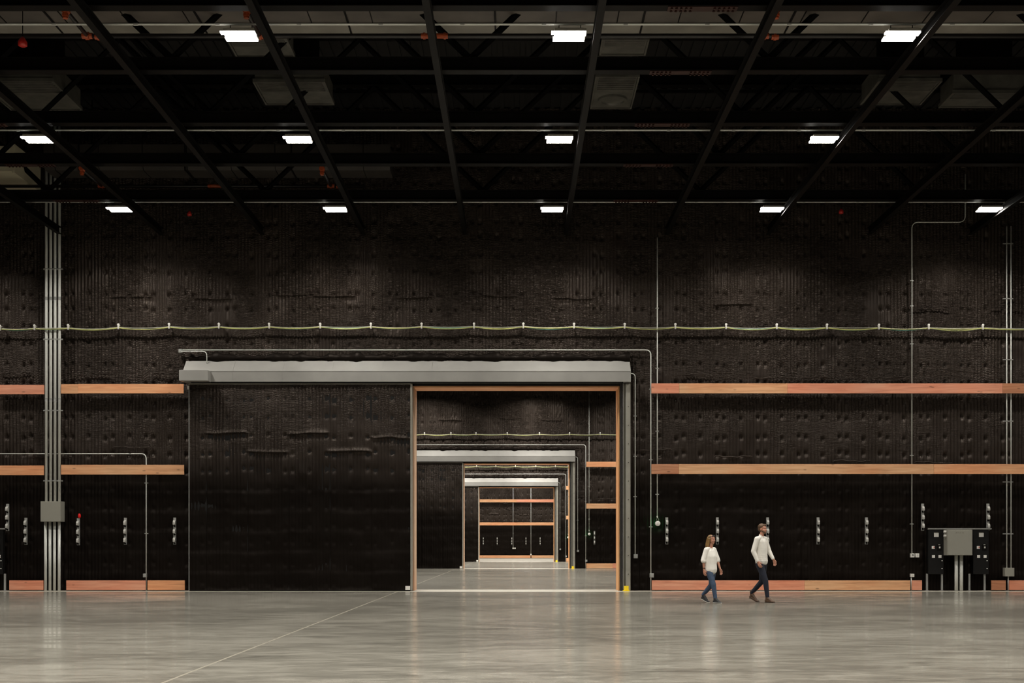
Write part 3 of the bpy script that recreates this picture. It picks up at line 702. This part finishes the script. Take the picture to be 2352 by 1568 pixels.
for q in (.06, .18): obj('conduit_hub', MB().lathe((GX(2176)-.035,g+.12,z1-q), [(0,-.03),(.036,-.03),(.036,.035),(0,.035)], 'x', 14), WHT, t)
for x_ in (2197, 2208.5):
    obj('supply_pipe', MB().tube([(PX(x_,37.4),Y1-.22,0),(PX(x_,37.4),Y1-.22,z0+.01)], .05, 16), EMT, t, smooth=True)

# ------------------------------------------------------------------ steel roof grid
ZB = H+9.24                       # underside of the long beams
GB = 'long steel roof beams'
xbeams = [-1.55+3.01*k for k in range(-5, 6)]
def bm_label(x): return 'dark steel roof beam running towards the front wall, ' + x
names = ['leftmost of eleven','second from the left of eleven','third from the left of eleven','fourth from the left of eleven','fifth from the left of eleven, left of the doorway','sixth from the left of eleven, right of the doorway',
         'fifth from the right of eleven','fourth from the right of eleven','third from the right of eleven','second from the right of eleven','rightmost of eleven']
for i, x_ in enumerate(xbeams):
    t = thing('roof_beam', bm_label(names[i]), 'roof beam', (x_,21.0,ZB), GB)
    obj('flange', MB().box(x_-.065,x_+.065,9,37.6,ZB,ZB+.014).box(x_-.065,x_+.065,9,37.6,ZB+.19,ZB+.204), STEEL, t)
    obj('web', MB().box(x_-.006,x_+.006,9,37.6,ZB+.014,ZB+.19), STEEL, t)
YT = [27695/(1252-v) for v in (18,165,285,378,460)]
tl = ['nearest, along the top edge of the photo','second nearest','third nearest, behind the front row of lights','fourth nearest, behind the middle row of lights','closest to the front wall']
ZT = ZB+.30
for i, yy in enumerate(YT):
    t = thing('roof_truss', 'dark steel cross truss spanning the stage, '+tl[i], 'roof truss', (0,yy,ZT), 'steel cross trusses')
    obj('bottom_chord', MB().box(-19.9,21.9,yy-.12,yy+.12,ZT,ZT+.02).box(-19.9,21.9,yy-.008,yy+.008,ZT+.02,ZT+.25).box(-19.9,21.9,yy-.12,yy+.12,ZT+.25,ZT+.27), STEEL, t)
    obj('top_chord', MB().box(-19.9,21.9,yy-.12,yy+.12,14.05,14.07).box(-19.9,21.9,yy-.008,yy+.008,14.07,14.3).box(-19.9,21.9,yy-.12,yy+.12,14.3,14.32), STEEL, t)
    wb = MB(); x_ = -19.0; up = True
    while x_ < 20.5:
        a, b_ = (ZT+.27, 14.05) if up else (14.05, ZT+.27)
        wb.tube([(x_,yy,a),(x_+3.01,yy,b_)], .07, 4); x_ += 3.01; up = not up
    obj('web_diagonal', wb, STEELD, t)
    for cx in (3.30, -12.2):
        s = MB().box(cx-.62,cx+.62,yy-.10,yy+.10,ZT-.014,ZT-.001); s2 = MB()
        for gx in (-.38,.38):
            for k in range(5):
                for q in (-.055,.055): s2.lathe((cx+gx+(k-2)*.085,yy+q,ZT-.014), [(0,-.028),(.022,-.028),(.022,.0),(0,.0)], 'z', 6)
        sp = obj('splice_plate', s, STEELR, t, label='rusty red bolted splice plate')
        obj('bolt', s2, STEELR, sp)
# purlins under the deck
for i in range(8):
    yy = 21.5+2.1*i
    if yy > 37: break
    o = obj('roof_purlin', MB().box(-19.9,21.9,yy-.05,yy+.05,14.325,14.39), STEEL); tag(o, 'thin dark purlin right under the roof deck', 'purlin', 'purlins under the roof deck')

# conduit rows, lamps
HL = H+9.34
ROWS = [(23.2, (-5.065,.976,7.07), 'front'), (29.12, (-11.03,-5.02,1.0,7.09), 'middle'), (35.2, (-11.05,-5.03,1.007,7.12,13.18), 'back')]
ordL = {3:['left','centre','right'],4:['leftmost','second','third','rightmost'],5:['leftmost','second','third','fourth','rightmost']}
l0 = None
for yy, xs_, rn in ROWS:
    zz = H+9.57
    t = thing('lighting_conduit', 'thin shiny conduit running across above the %s row of lights' % rn, 'conduit', (0,yy-.22,zz))
    obj('pipe', MB().tube([(-19.8,yy,zz),(21.8,yy,zz)], .020, 8), EMT, t, smooth=True)
    cp = MB(); x_ = -19
    while x_ < 21: cp.lathe((x_,yy,zz), [(0,-.04),(.028,-.04),(.028,.04),(0,.04)], 'x', 10); x_ += 1.5
    obj('coupling', cp, GALV, t)
    for i, x_ in enumerate(xs_):
        lab = 'glowing high-bay lamp, %s of the %s row' % (ordL[len(xs_)][i], rn)
        if l0 is None:
            l0 = thing('high_bay_lamp', lab, 'ceiling lamp', (x_,yy,HL), 'high-bay lamps')
            obj('lamp_housing', MB().box(x_-.29,x_+.29,yy-.22,yy+.22,HL+.025,HL+.075).box(x_-.24,x_+.24,yy-.12,yy+.12,HL+.075,HL+.12), COLM, l0, bevel=.008)
            for dy, dxx in ((-.125,.0),(.125,-.02)):
                h_ = obj('lamp_strip', MB().add([(x_-.28+dxx,yy+dy-.075,HL),(x_+.28+dxx,yy+dy-.075,HL),(x_+.28+dxx,yy+dy+.075,HL),(x_-.28+dxx,yy+dy+.075,HL)], [(3,2,1,0)]), LAMP, l0, recalc=False, label='bright white light strip')
                obj('lens_rim', MB().box(x_-.29+dxx,x_+.29+dxx,yy+dy-.083,yy+dy-.075,HL-.004,HL+.024).box(x_-.29+dxx,x_+.29+dxx,yy+dy+.075,yy+dy+.083,HL-.004,HL+.024).box(x_-.29+dxx,x_-.28+dxx,yy+dy-.083,yy+dy+.083,HL-.004,HL+.024).box(x_+.28+dxx,x_+.29+dxx,yy+dy-.083,yy+dy+.083,HL-.004,HL+.024), LAMP_DIM, h_)
            obj('driver_nub', MB().box(x_-.345,x_-.295,yy-.20,yy-.08,HL-.0,HL+.03), LAMP_DIM, l0)
            obj('hanger', MB().tube([(x_-.2,yy,HL+.12),(x_-.2,yy,HL+.21)], .008, 6).tube([(x_+.2,yy,HL+.12),(x_+.2,yy,HL+.21)], .008, 6), STEEL, l0)
        else: dup(l0, (x_,yy,HL), lab)
# lamps the photo does not show: real area lights at the same grid positions
ARW = 185.0
def arealamp(x_, y_, w=ARW, z=HL):
    ld = bpy.data.lights.new('lamp', 'AREA'); ld.shape = 'RECTANGLE'; ld.size = .6; ld.size_y = .38; ld.spread = math.radians(142); ld.energy = w; ld.color = (1.0,.955,.87)
    lo = bpy.data.objects.new('lamp_light', ld); lo.location = (x_,y_,z); COL.objects.link(lo)
for yy, xs_, rn in ROWS:
    for x_ in xs_: arealamp(x_, yy, ARW, HL-.012)
gx = (-17.1,-11.05,-5.03,1.0,7.1,13.2,19.2)
for x_ in gx:
    for y_ in (5.2, 11.2, 17.2): arealamp(x_, y_, ARW*(1.7 if y_ < 15 else 1.15))
    if x_ in (-17.1,-11.05,13.2,19.2): arealamp(x_, 23.2)
    if x_ in (-17.1,13.2,19.2): arealamp(x_, 29.12)
    if x_ in (-17.1,19.2): arealamp(x_, 35.2)
for x_ in (-5.03,1.0,7.1):
    for y_ in (41.0,46.8,52.6,58.6,64.6,70.7): arealamp(x_, y_, ARW*1.6)
for x_ in (-5.03,1.0,7.1):
    for y_ in (76.5,82.5,88.5,94.5,100.6): arealamp(x_, y_, ARW*2.6)
for x_ in (-5.03,1.0,7.1):
    for y_ in (107,113,119,124.5,129.5): arealamp(x_, y_, ARW*1.7)

# ------------------------------------------------------------------ roof services
def duct(x0,x1,y0,y1,z0,z1,m,label,seams=1.25,axis='x'):
    t = thing('air_duct', label, 'duct', ((x0+x1)/2,(y0+y1)/2,z0))
    ch = .12
    obj('duct_body', MB().prism_x([(y0,z0+ch),(y0+ch,z0),(y1-ch*2,z0),(y1,z0+ch),(y1,z1),(y0,z1)], x0, x1), m, t)
    s = MB(); x_ = x0+.3
    while x_ < x1: s.prism_x([(y0-.01,z0+ch),(y0+ch,z0-.012),(y1-ch*2,z0-.012),(y1+.01,z0+ch),(y1+.01,z1),(y0-.01,z1)], x_-.01, x_+.01); x_ += seams
    obj('seam_strip', s, STEEL, t)
    x_ = x0+1
    while x_ < x1:
        h = MB().box(x_-.02,x_+.02,y0-.03,y0-.015,z0,14.35).box(x_-.02,x_+.02,y1+.015,y1+.03,z0,14.35).box(x_-.02,x_+.02,y0-.03,y1+.03,z0-.03,z0-.015); x_ += 3.01
        obj('hanger', h, STEEL, t)
duct(-19.5, 21.5, 23.6, 26.6, 12.05, 13.0, DUCT, 'wide insulated air duct crossing behind the front row of lamps')
obj('pale_strip', MB().box(-19.4,21.4,25.85,26.35,12.028,12.045), plain('pale_facing', (.26,.245,.215), .5, 0, .35, .8), bpy.data.objects['air_duct'], label='paler strip along the duct edge')  # strip under the duct, paler in colour than the duct body
duct(-13.4, -3.6, 35.75, 36.85, 12.0, 12.7, DUCTD, 'darker air duct high up near the front wall, upper left')
def diffuser(xa, xb, ya, yb, z, label, m=DIFF, ring=False):
    t = thing('air_diffuser_box', label, 'air diffuser', ((xa+xb)/2,(ya+yb)/2,z), 'air diffuser boxes under the roof')
    obj('plenum', MB().box(xa,xb,ya,yb,z,z+.5), m, t, bevel=.01)
    s = MB(); n = 7
    for k in range(n):
        yy = ya+(yb-ya)*(.04+.4*k/n); s.box(xa+.05,xb-.05,yy,yy+.03,z-.025,z-.001)
    obj('louvre', s, m, t)
    obj('rim', MB().box(xa-.04,xb+.04,ya-.04,ya,z-.03,z+.06).box(xa-.04,xb+.04,yb,yb+.04,z-.03,z+.06).box(xa-.04,xa,ya,yb,z-.03,z+.06).box(xb,xb+.04,ya,yb,z-.03,z+.06), m, t)
    if ring: obj('round_collar', MB().lathe(((xa+xb)/2,ya+(yb-ya)*.72,z), [(0,-.012),(.29,-.012),(.31,-.05),(.37,-.05),(.38,0),(0,0)], 'z', 24), DIFF, t)
    obj('neck', MB().box(xa+.3,xb-.3,ya+.3,yb-.3,z+.5,14.38), STEEL, t)
zd = 12.75
diffuser(-6.45,-4.75,31.05,32.6,zd,'pale louvred diffuser box above the second lamp of the middle row')
diffuser(1.95,2.95,30.7,32.9,zd,'grey diffuser box with a round collar, right of the doorway axis', ring=True)
diffuser(8.9,10.4,31.0,32.6,zd,'dim louvred diffuser box at the upper right behind a beam')
diffuser(-13.2,-11.4,31.0,33.0,zd,'pale diffuser box in the upper left corner')
diffuser(1.95,2.95,28.45,29.3,zd,'grey box just right of the front centre lamp')
diffuser(-6.5,-5.2,28.4,29.4,zd,'grey box behind the front left lamp')
diffuser(11.0,12.9,31.8,32.8,zd,'long dim box at the upper right edge with two bright spots')
t = thing('air_duct', 'beige square duct end at the left edge near the front wall', 'duct', (-15.2,35,11.5))
obj('duct_body', MB().box(-17.5,-13.65,34.3,36.1,11.5,12.2), DUCTL, t, bevel=.01)
obj('duct_flange', MB().box(-13.69,-13.63,34.26,36.14,11.46,12.24), DUCTL, t)
obj('hanger', MB().box(-14.6,-14.56,34.24,34.28,11.5,14.38).box(-14.6,-14.56,36.12,36.16,11.5,14.38), STEEL, t)
# sprinkler pipes and couplings
def coup(mb, c, ax, r=.075, l=.10):
    mb.lathe(c, [(0,-l),(r*.8,-l),(r*.8,-l*.4),(r,-l*.35),(r,l*.35),(r*.8,l*.4),(r*.8,l),(0,l)], ax, 14)
def sprinkler(yy, zz, xs0, xs1, branches, label):
    t = thing('sprinkler_pipe', label, 'sprinkler pipe', (0,yy,zz))
    obj('main_pipe', MB().tube([(xs0,yy,zz),(xs1,yy,zz)], .045, 12), PIPE, t, smooth=True)
    for bx, ln, kind in branches:
        c = MB()
        if kind == 'branch':
            br = obj('branch_pipe', MB().tube([(bx,yy-.06,zz),(bx,yy-ln,zz)], .04, 10), PIPE, t, smooth=True)
            coup(c, (bx,yy-ln,zz), 'y'); coup(c, (bx,yy-ln,zz-.10), 'z', .06, .06); coup(c, (bx,yy,zz), 'x'); coup(c, (bx+.22,yy,zz-.02), 'x', .065, .07)
        else:
            coup(c, (bx-.2,yy,zz), 'x', .065, .06); coup(c, (bx+.2,yy,zz), 'x', .065, .06)
            c.tube([(bx-.2,yy,zz),(bx+.2,yy,zz)], .05, 10)
        obj('coupling', c, ORG, t, label='orange-red grooved coupling')
    return t
sprinkler(24.55, H+9.90, -19.8, 21.8, [(-8.35,1.2,'branch'),(-5.0,1.2,'branch'),(-1.6,0,'c'),(4.80,1.2,'branch'),(-11.7,0,'c')], 'black sprinkler main with orange couplings above the front row of lamps')
sprinkler(35.0, H+9.95, -14.5, -4.2, [(-11.5,1.6,'branch'),(-8.3,0,'c'),(-5.15,1.6,'branch')], 'black sprinkler branch with orange couplings near the front wall, upper left')
for x_, y_, z_, lb_ in ((PX(52,24.0),24.0,H+(VY-100)*24.0/F,'red bell-shaped detector hanging at the upper left corner'),(PX(435,36.4),36.4,H+(VY-492)*36.4/F,'small red bell detector between the two left lamps of the back row'),(PX(1932,36.4),36.4,H+(VY-487)*36.4/F,'small red bell detector between the two right lamps of the back row')):
    t = thing('bell_detector', lb_, 'detector', (x_,y_,z_), 'red bell detectors')
    k = 1.0 if y_ < 30 else .8
    obj('bell', MB().lathe((x_,y_,z_), [(0,-.06*k),(.05*k,-.06*k),(.085*k,-.04*k),(.085*k,.03*k),(.05*k,.09*k),(.02*k,.13*k),(0,.13*k)], 'z', 16), REDM, t, smooth=True)
    obj('hanger_rod', MB().tube([(x_,y_,z_+.12*k),(x_,y_,11.95 if x_ < 0 else 14.38)], .008, 6), STEEL, t)

# ------------------------------------------------------------------ people
def blob(parts, frame, voxel=.008, smooth=6, name='m'):
    """one continuous skin over chains of spheres; each chain = [(x,y,z,r[,ry])...] in the person's own axes"""
    bm = bmesh.new()
    def ball(c, rx, ry, rz):
        r = bmesh.ops.create_icosphere(bm, subdivisions=2, radius=1)
        for v in r['verts']: v.co = Vector((v.co.x*rx+c[0], v.co.y*ry+c[1], v.co.z*rz+c[2]))
    for ch in parts:
        if len(ch) == 1:
            x,y_,z,rx,ry,rz = ch[0]; ball((x,y_,z), rx, ry, rz); continue
        for a, b_ in zip(ch[:-1], ch[1:]):
            a = list(a); b_ = list(b_)
            if len(a) == 4: a.append(a[3])
            if len(b_) == 4: b_.append(b_[3])
            d = math.dist(a[:3], b_[:3]); n = max(2, int(d/(min(a[3],b_[3],a[4],b_[4])*.35))+1)
            for k in range(n+1):
                t = k/n; q = [a[i]*(1-t)+b_[i]*t for i in range(5)]
                ball(q[:3], q[3], q[4], min(q[3], q[4]))
    me = bpy.data.meshes.new('tmp'); bm.to_mesh(me); bm.free()
    o = bpy.data.objects.new('tmp', me); COL.objects.link(o)
    r = o.modifiers.new('r','REMESH'); r.mode = 'VOXEL'; r.voxel_size = voxel
    s = o.modifiers.new('s','SMOOTH'); s.iterations = smooth; s.factor = .5
    bpy.context.view_layer.update()
    ev = o.evaluated_get(bpy.context.evaluated_depsgraph_get())
    out = bpy.data.meshes.new_from_object(ev); out.name = name
    bpy.data.objects.remove(o); bpy.data.meshes.remove(me)
    out.shade_smooth(); return out
def hand(w, d, side, s=1.0):
    """w wrist point, d unit direction of the hand; palm faces the thigh. returns chains"""
    w = Vector(w); d = Vector(d).normalized(); fwd = Vector((1,0,0)); fwd = (fwd - d*fwd.dot(d)).normalized()
    inn = Vector((0,-side,0))
    ch = []; P_ = lambda a, b_, c: w + d*a*s + fwd*b_*s + inn*c*s
    for off in (-.026,-.009,.009,.026):
        p0, p1 = P_(.01,off*.7,0), P_(.085,off,.002)
        ch.append([(*p0,.013*s,.012*s),(*p1,.0125*s,.011*s)])
    for off, ln in ((.030,.062),(.010,.074),(-.010,.068),(-.028,.052)):
        a = P_(.082,off,.002); b_ = P_(.082+ln*.45,off*1.12,.008); c = P_(.082+ln*.85,off*1.15,.026); e = P_(.082+ln,off*1.15,.038)
        ch.append([(*a,.0095*s),(*b_,.0088*s),(*c,.0080*s),(*e,.0072*s)])
    a, b_, c = P_(.022,.026,.006), P_(.055,.050,.018), P_(.086,.056,.028)
    ch.append([(*a,.013*s),(*b_,.0105*s),(*c,.0088*s)])
    return ch
def head(c, s, yaw=0):
    x,y_,z = c; ch = []
    e = lambda dx,dy,dz,rx,ry,rz: ch.append([(x+dx*s, y_+dy*s, z+dz*s, rx*s, ry*s, rz*s)])
    e(-.012,0,.035,.098,.077,.088); e(.022,0,-.03,.070,.062,.080); e(.045,0,-.085,.036,.036,.030)
    e(.088,0,-.018,.016,.013,.024); e(.100,0,-.030,.013,.013,.012)                       # nose
    e(.066,0,.028,.030,.052,.014); e(.080,0,-.063,.014,.026,.012)                        # brow, lips
    for sd in (-1,1): e(-.005,sd*.078,-.01,.018,.010,.032); e(.055,sd*.040,-.03,.028,.022,.026)
    return ch
def add(name, me, m, parent, label=None):
    o = bpy.data.objects.new(name, me); me.materials.append(m); link(o, parent)
    if label: o['label'] = label
    return o
def paint(me, spots):
    for m, c, r in spots:
        me.materials.append(m); k = len(me.materials)-1
        for p in me.polygons:
            if (p.center - Vector(c)).length < r: p.material_index = k
def foot(ax, ay, az, s, toe_drop=0):
    """chain of a shoe: heel at ankle, toe forward; toe_drop>0 raises the heel"""
    return [[(ax-.035*s,ay,az-.045,.036*s,.036*s),(ax+.03*s,ay,az-.052-toe_drop*.35,.037*s,.040*s),(ax+.11*s,ay,az-.060-toe_drop*.8,.030*s,.044*s),(ax+.165*s,ay,az-.066-toe_drop,.024*s,.036*s)],
            [(ax+.002,ay,az+.022,.044*s,.043*s),(ax+.10*s,ay,az-.046-toe_drop*.7,.034*s,.040*s)],
            [(ax-.005,ay,az+.04+(.05 if s > .95 else 0),.046*s,.046*s),(ax-.005,ay,az-.03,.042*s,.040*s)]]
def figure(kind, base_px, base_py, face_deg, label):
    Yp = F*H/(base_py-VY); loc = ((base_px-VX)*Yp/F, Yp, 0)
    t = bpy.data.objects.new('person', None); t.location = loc; t.rotation_euler = (0,0,math.radians(-face_deg)); link(t); tag(t, label, 'person')
    man = kind == 'man'
    if man:
        Sh, Hip, nk, hc, s = 1.50, .95, 1.57, 1.735, 1.0
        rk, rh, sw = 1.0, 1.0, .205
        RA = [(-.01,-.205,1.49,.055),(-.07,-.27,1.21,.043),(.035,-.25,.965,.027)]; LA = [(-.01,.205,1.49,.055),(.06,.26,1.22,.043),(.20,.23,1.01,.027)]
        RL = [(.0,-.09,.93,.085),(.15,-.095,.52,.056),(.205,-.10,.12,.036)]; LLg = [(0,.09,.93,.085),(-.03,.09,.50,.056),(-.30,.09,.185,.036)]
        rd, ld_ = (.45,.0,-.9), (.35,0,-.94); td = .075
    else:
        Sh, Hip, nk, hc, s = 1.255, .80, 1.315, 1.485, .90
        sw = .17
        RA = [(-.01,-.165,1.25,.043),(-.05,-.215,1.00,.034),(-.05,-.205,.775,.021)]; LA = [(-.01,.165,1.25,.043),(.05,.215,1.00,.034),(.14,.20,.79,.021)]
        RL = [(0,-.08,.80,.082),(.13,-.08,.44,.050),(.185,-.085,.105,.031)]; LLg = [(0,.08,.80,.082),(-.03,.08,.42,.050),(-.25,.08,.165,.031)]
        rd, ld_ = (.25,0,-.97), (.3,0,-.95); td = .065
    body = []
    body.append([(0,0,Hip-.02,.10*s,.14*s),(0.0,0,(Hip+Sh)/2-.02,.085*s,.125*s),(0.0,0,Sh-.08,.095*s,.150*s),(-.005,0,Sh+.0,.06*s,.12*s)])
    body.append([(-.005,0,Sh-.01,.058*s),(.012,0,nk+.06*s,.052*s)])
    for ch in (RA, LA): body.append([ch[0], ch[1], ch[2]])
    body += hand(RA[2][:3], rd, -1, s*1.02) + hand(LA[2][:3], ld_, 1, s*1.02)
    for ch in (RL, LLg): body.append([(ch[0][0],ch[0][1],ch[0][2],ch[0][3]*.9), (ch[1][0],ch[1][1],ch[1][2],ch[1][3]*.88), (ch[2][0],ch[2][1],ch[2][2],ch[2][3])])
    body.append([(RL[2][0],RL[2][1],RL[2][2],.03),(RL[2][0]+.08,RL[2][1],.04,.014)]); body.append([(LLg[2][0],LLg[2][1],LLg[2][2],.03),(LLg[2][0]+.05,LLg[2][1],.11,.012)])
    hx = .03
    body += head((hx,0,hc), s)
    me = blob(body, None, .0062, 3, 'body')
    b = add('body', me, SKINM, t)
    z_e = hc+.005*s
    paint(me, [(EYE,(hx+.086*s,.030*s,z_e),.013*s),(EYE,(hx+.086*s,-.030*s,z_e),.013*s),(LIP,(hx+.090*s,0,hc-.063*s),.017*s)])
    # hair
    if man:
        hair = [[(hx-.026,0,hc+.052,.096,.086,.085)],[(hx+.045,0,hc+.098,.045,.06,.026)],[(hx-.05,0,hc+.0,.066,.080,.07)]]
        add('hair', blob(hair, None, .008, 4, 'hair'), HAIRB, t)
        beard = [[(hx+.052,-.03,hc-.088,.016),(hx+.066,0,hc-.103,.018),(hx+.052,.03,hc-.088,.016)],[(hx+.062,-.03,hc-.078,.020),(hx+.01,-.058,hc-.045,.016)],[(hx+.062,.03,hc-.078,.020),(hx+.01,.058,hc-.045,.016)]]
        add('beard', blob(beard, None, .006, 3, 'beard'), HAIRB, t)
    else:
        hair = [[(hx-.026,0,hc+.048*s,.092*s,.084*s,.082*s)],[(hx-.055,0,hc+.02,.066,.080),(hx-.085,0,hc-.09,.062,.088),(hx-.105,0,hc-.19,.045,.090),(hx-.11,0,hc-.25,.025,.075)],
                [(hx-.01,-.072,hc+.01,.03),(hx-.03,-.082,hc-.10,.028),(hx-.045,-.085,hc-.19,.022)],[(hx-.01,.072,hc+.01,.03),(hx-.03,.082,hc-.10,.028),(hx-.045,.085,hc-.19,.022)]]
        add('hair', blob(hair, None, .008, 4, 'hair'), HAIRF, t)
        sg = MB().tube([(hx+.055,-.055,hc+.082),(hx+.075,0,hc+.088),(hx+.055,.055,hc+.082)], .012, 8).tube([(hx+.055,-.055,hc+.082),(hx-.03,-.082,hc+.055)], .005, 6).tube([(hx+.055,.055,hc+.082),(hx-.03,.082,hc+.055)], .005, 6)
        g_ = bpy.data.meshes.new('sunglasses'); g_.from_pydata(sg.v, [], sg.f); add('sunglasses', g_, BLK, t, 'dark sunglasses pushed up on the hair')
        br = MB().lathe((RA[2][0],RA[2][1],RA[2][2]+.045), [(.026,-.006),(.032,-.006),(.032,.006),(.026,.006)], 'z', 16)
        g_ = bpy.data.meshes.new('bracelet'); g_.from_pydata(br.v, [], br.f); add('bracelet', g_, BLK, t, 'dark bracelet on the right wrist')
    # shirt / tee
    if man:
        top = [[(0,0,.985,.145,.190),(-.005,0,1.08,.142,.188),(.0,0,1.28,.130,.185),(0,0,1.42,.115,.185),(-.005,0,1.50,.072,.150)],
               [(-.005,-.08,1.525,.055),(-.01,-.205,1.495,.068)],[(-.005,.08,1.525,.055),(-.01,.205,1.495,.068)],
               [(*RA[0][:3],.068),(*RA[1][:3],.060),(RA[2][0]-.015,RA[2][1],RA[2][2]+.02,.042)],[(*LA[0][:3],.068),(*LA[1][:3],.060),(LA[2][0]-.02,LA[2][1],LA[2][2]+.03,.042)],
               [(0,-.05,1.575,.03),(.045,0,1.545,.024),(0,.05,1.575,.03)],[(0,.05,1.575,.03),(-.045,0,1.59,.026),(0,-.05,1.575,.03)]]
        add('shirt', blob(top, None, .009, 5, 'shirt'), SHIRT, t, 'loose white long-sleeved shirt with collar')
    else:
        top = [[(0,0,.79,.145,.185),(-.005,0,.90,.140,.182),(.01,0,1.08,.128,.175),(.005,0,1.18,.100,.155),(-.005,0,1.25,.062,.125)],
               [(-.005,-.07,1.275,.042),(-.01,-.165,1.245,.058)],[(-.005,.07,1.275,.042),(-.01,.165,1.245,.058)],
               [(*RA[0][:3],.058),(RA[1][0],RA[1][1]-.005,RA[1][2]+.02,.060),(RA[1][0],RA[1][1]-.005,RA[1][2]-.005,.066)],[(*LA[0][:3],.058),(LA[1][0],LA[1][1]+.005,LA[1][2]+.02,.060),(LA[1][0],LA[1][1]+.005,LA[1][2]-.005,.066)]]
        add('tee', blob(top, None, .009, 5, 'tee'), TEE, t, 'loose white tee with wide elbow-length sleeves')
    # trousers
    k = 1.0 if man else .93
    tr = [[(0,0,Hip+.03,.108*k,.140*k),(0,0,Hip-.05,.108*k,.140*k)]]
    for ch in (RL, LLg):
        tr.append([(ch[0][0],ch[0][1],ch[0][2]-.04,.098*k),(ch[1][0],ch[1][1],ch[1][2],.070*k),(ch[2][0],ch[2][1],ch[2][2]+.03,.050*k)])
    add('trousers' if man else 'jeans', blob(tr, None, .009, 4, 'trousers'), NAVY if man else JEAN, t, 'dark navy trousers' if man else 'faded blue jeans')
    # shoes
    for i, (ch, drop) in enumerate(((RL, 0), (LLg, td))):
        ax, ay = ch[2][0], ch[2][1]; az = .090 if not drop else .090+drop
        sh = add('boot' if man else 'sneaker', blob(foot(ax, ay, az, s), None, .007, 2, 'shoe') if not drop else blob(foot(ax, ay, az, s, drop), None, .007, 2, 'shoe'), BOOT if man else SHOE, t)
        so = [[(ax-.035*s,ay,az-.077,.040*s,.040*s),(ax+.05*s,ay,az-.078-drop*.45,.040*s,.043*s),(ax+.13*s,ay,az-.079-drop*.95,.040*s,.046*s),(ax+.170*s,ay,az-.079-drop,.034*s,.040*s)]]
        me2 = blob(so, None, .007, 1, 'sole')
        for v in me2.vertices:
            zz = v.co.z; base = az-.078 - drop*min(1, max(0, (v.co.x-ax+.02)/.14)); v.co.z = max(.002, base + (zz-base)*.32)
        s2 = add('sole', me2, SOLEB if man else SOLE, sh)
    return t
figure('man', 1749, 1383, 38, 'tall man in a loose white shirt, navy trousers and brown boots walking right')
figure('woman', 1632, 1384.5, 42, 'shorter woman with long blonde hair in a white tee and jeans walking right')

# ------------------------------------------------------------------ camera, world, look
cam = bpy.data.cameras.new('camera'); co = bpy.data.objects.new('camera', cam); COL.objects.link(co)
co.location = (0,0,H); co.rotation_euler = (PI/2,0,0)
cam.sensor_width = 36; cam.lens = 36*F/2352
cam.shift_x = -(VX-1176)/2352; cam.shift_y = (VY-784)/2352
cam.clip_end = 300
sc = bpy.context.scene; sc.camera = co
w = bpy.data.worlds.new('world'); sc.world = w; w.use_nodes = True
w.node_tree.nodes['Background'].inputs[0].default_value = (.003,.003,.003,1)
sc.view_settings.view_transform = 'Standard'; sc.view_settings.look = 'None'; sc.view_settings.exposure = 0
sc.cycles.max_bounces = 6; sc.cycles.diffuse_bounces = 3; sc.cycles.glossy_bounces = 3
sc.cycles.sample_clamp_indirect = 4; sc.cycles.sample_clamp_direct = 0
sc.cycles.use_denoising = True
sc.cycles.caustics_reflective = False
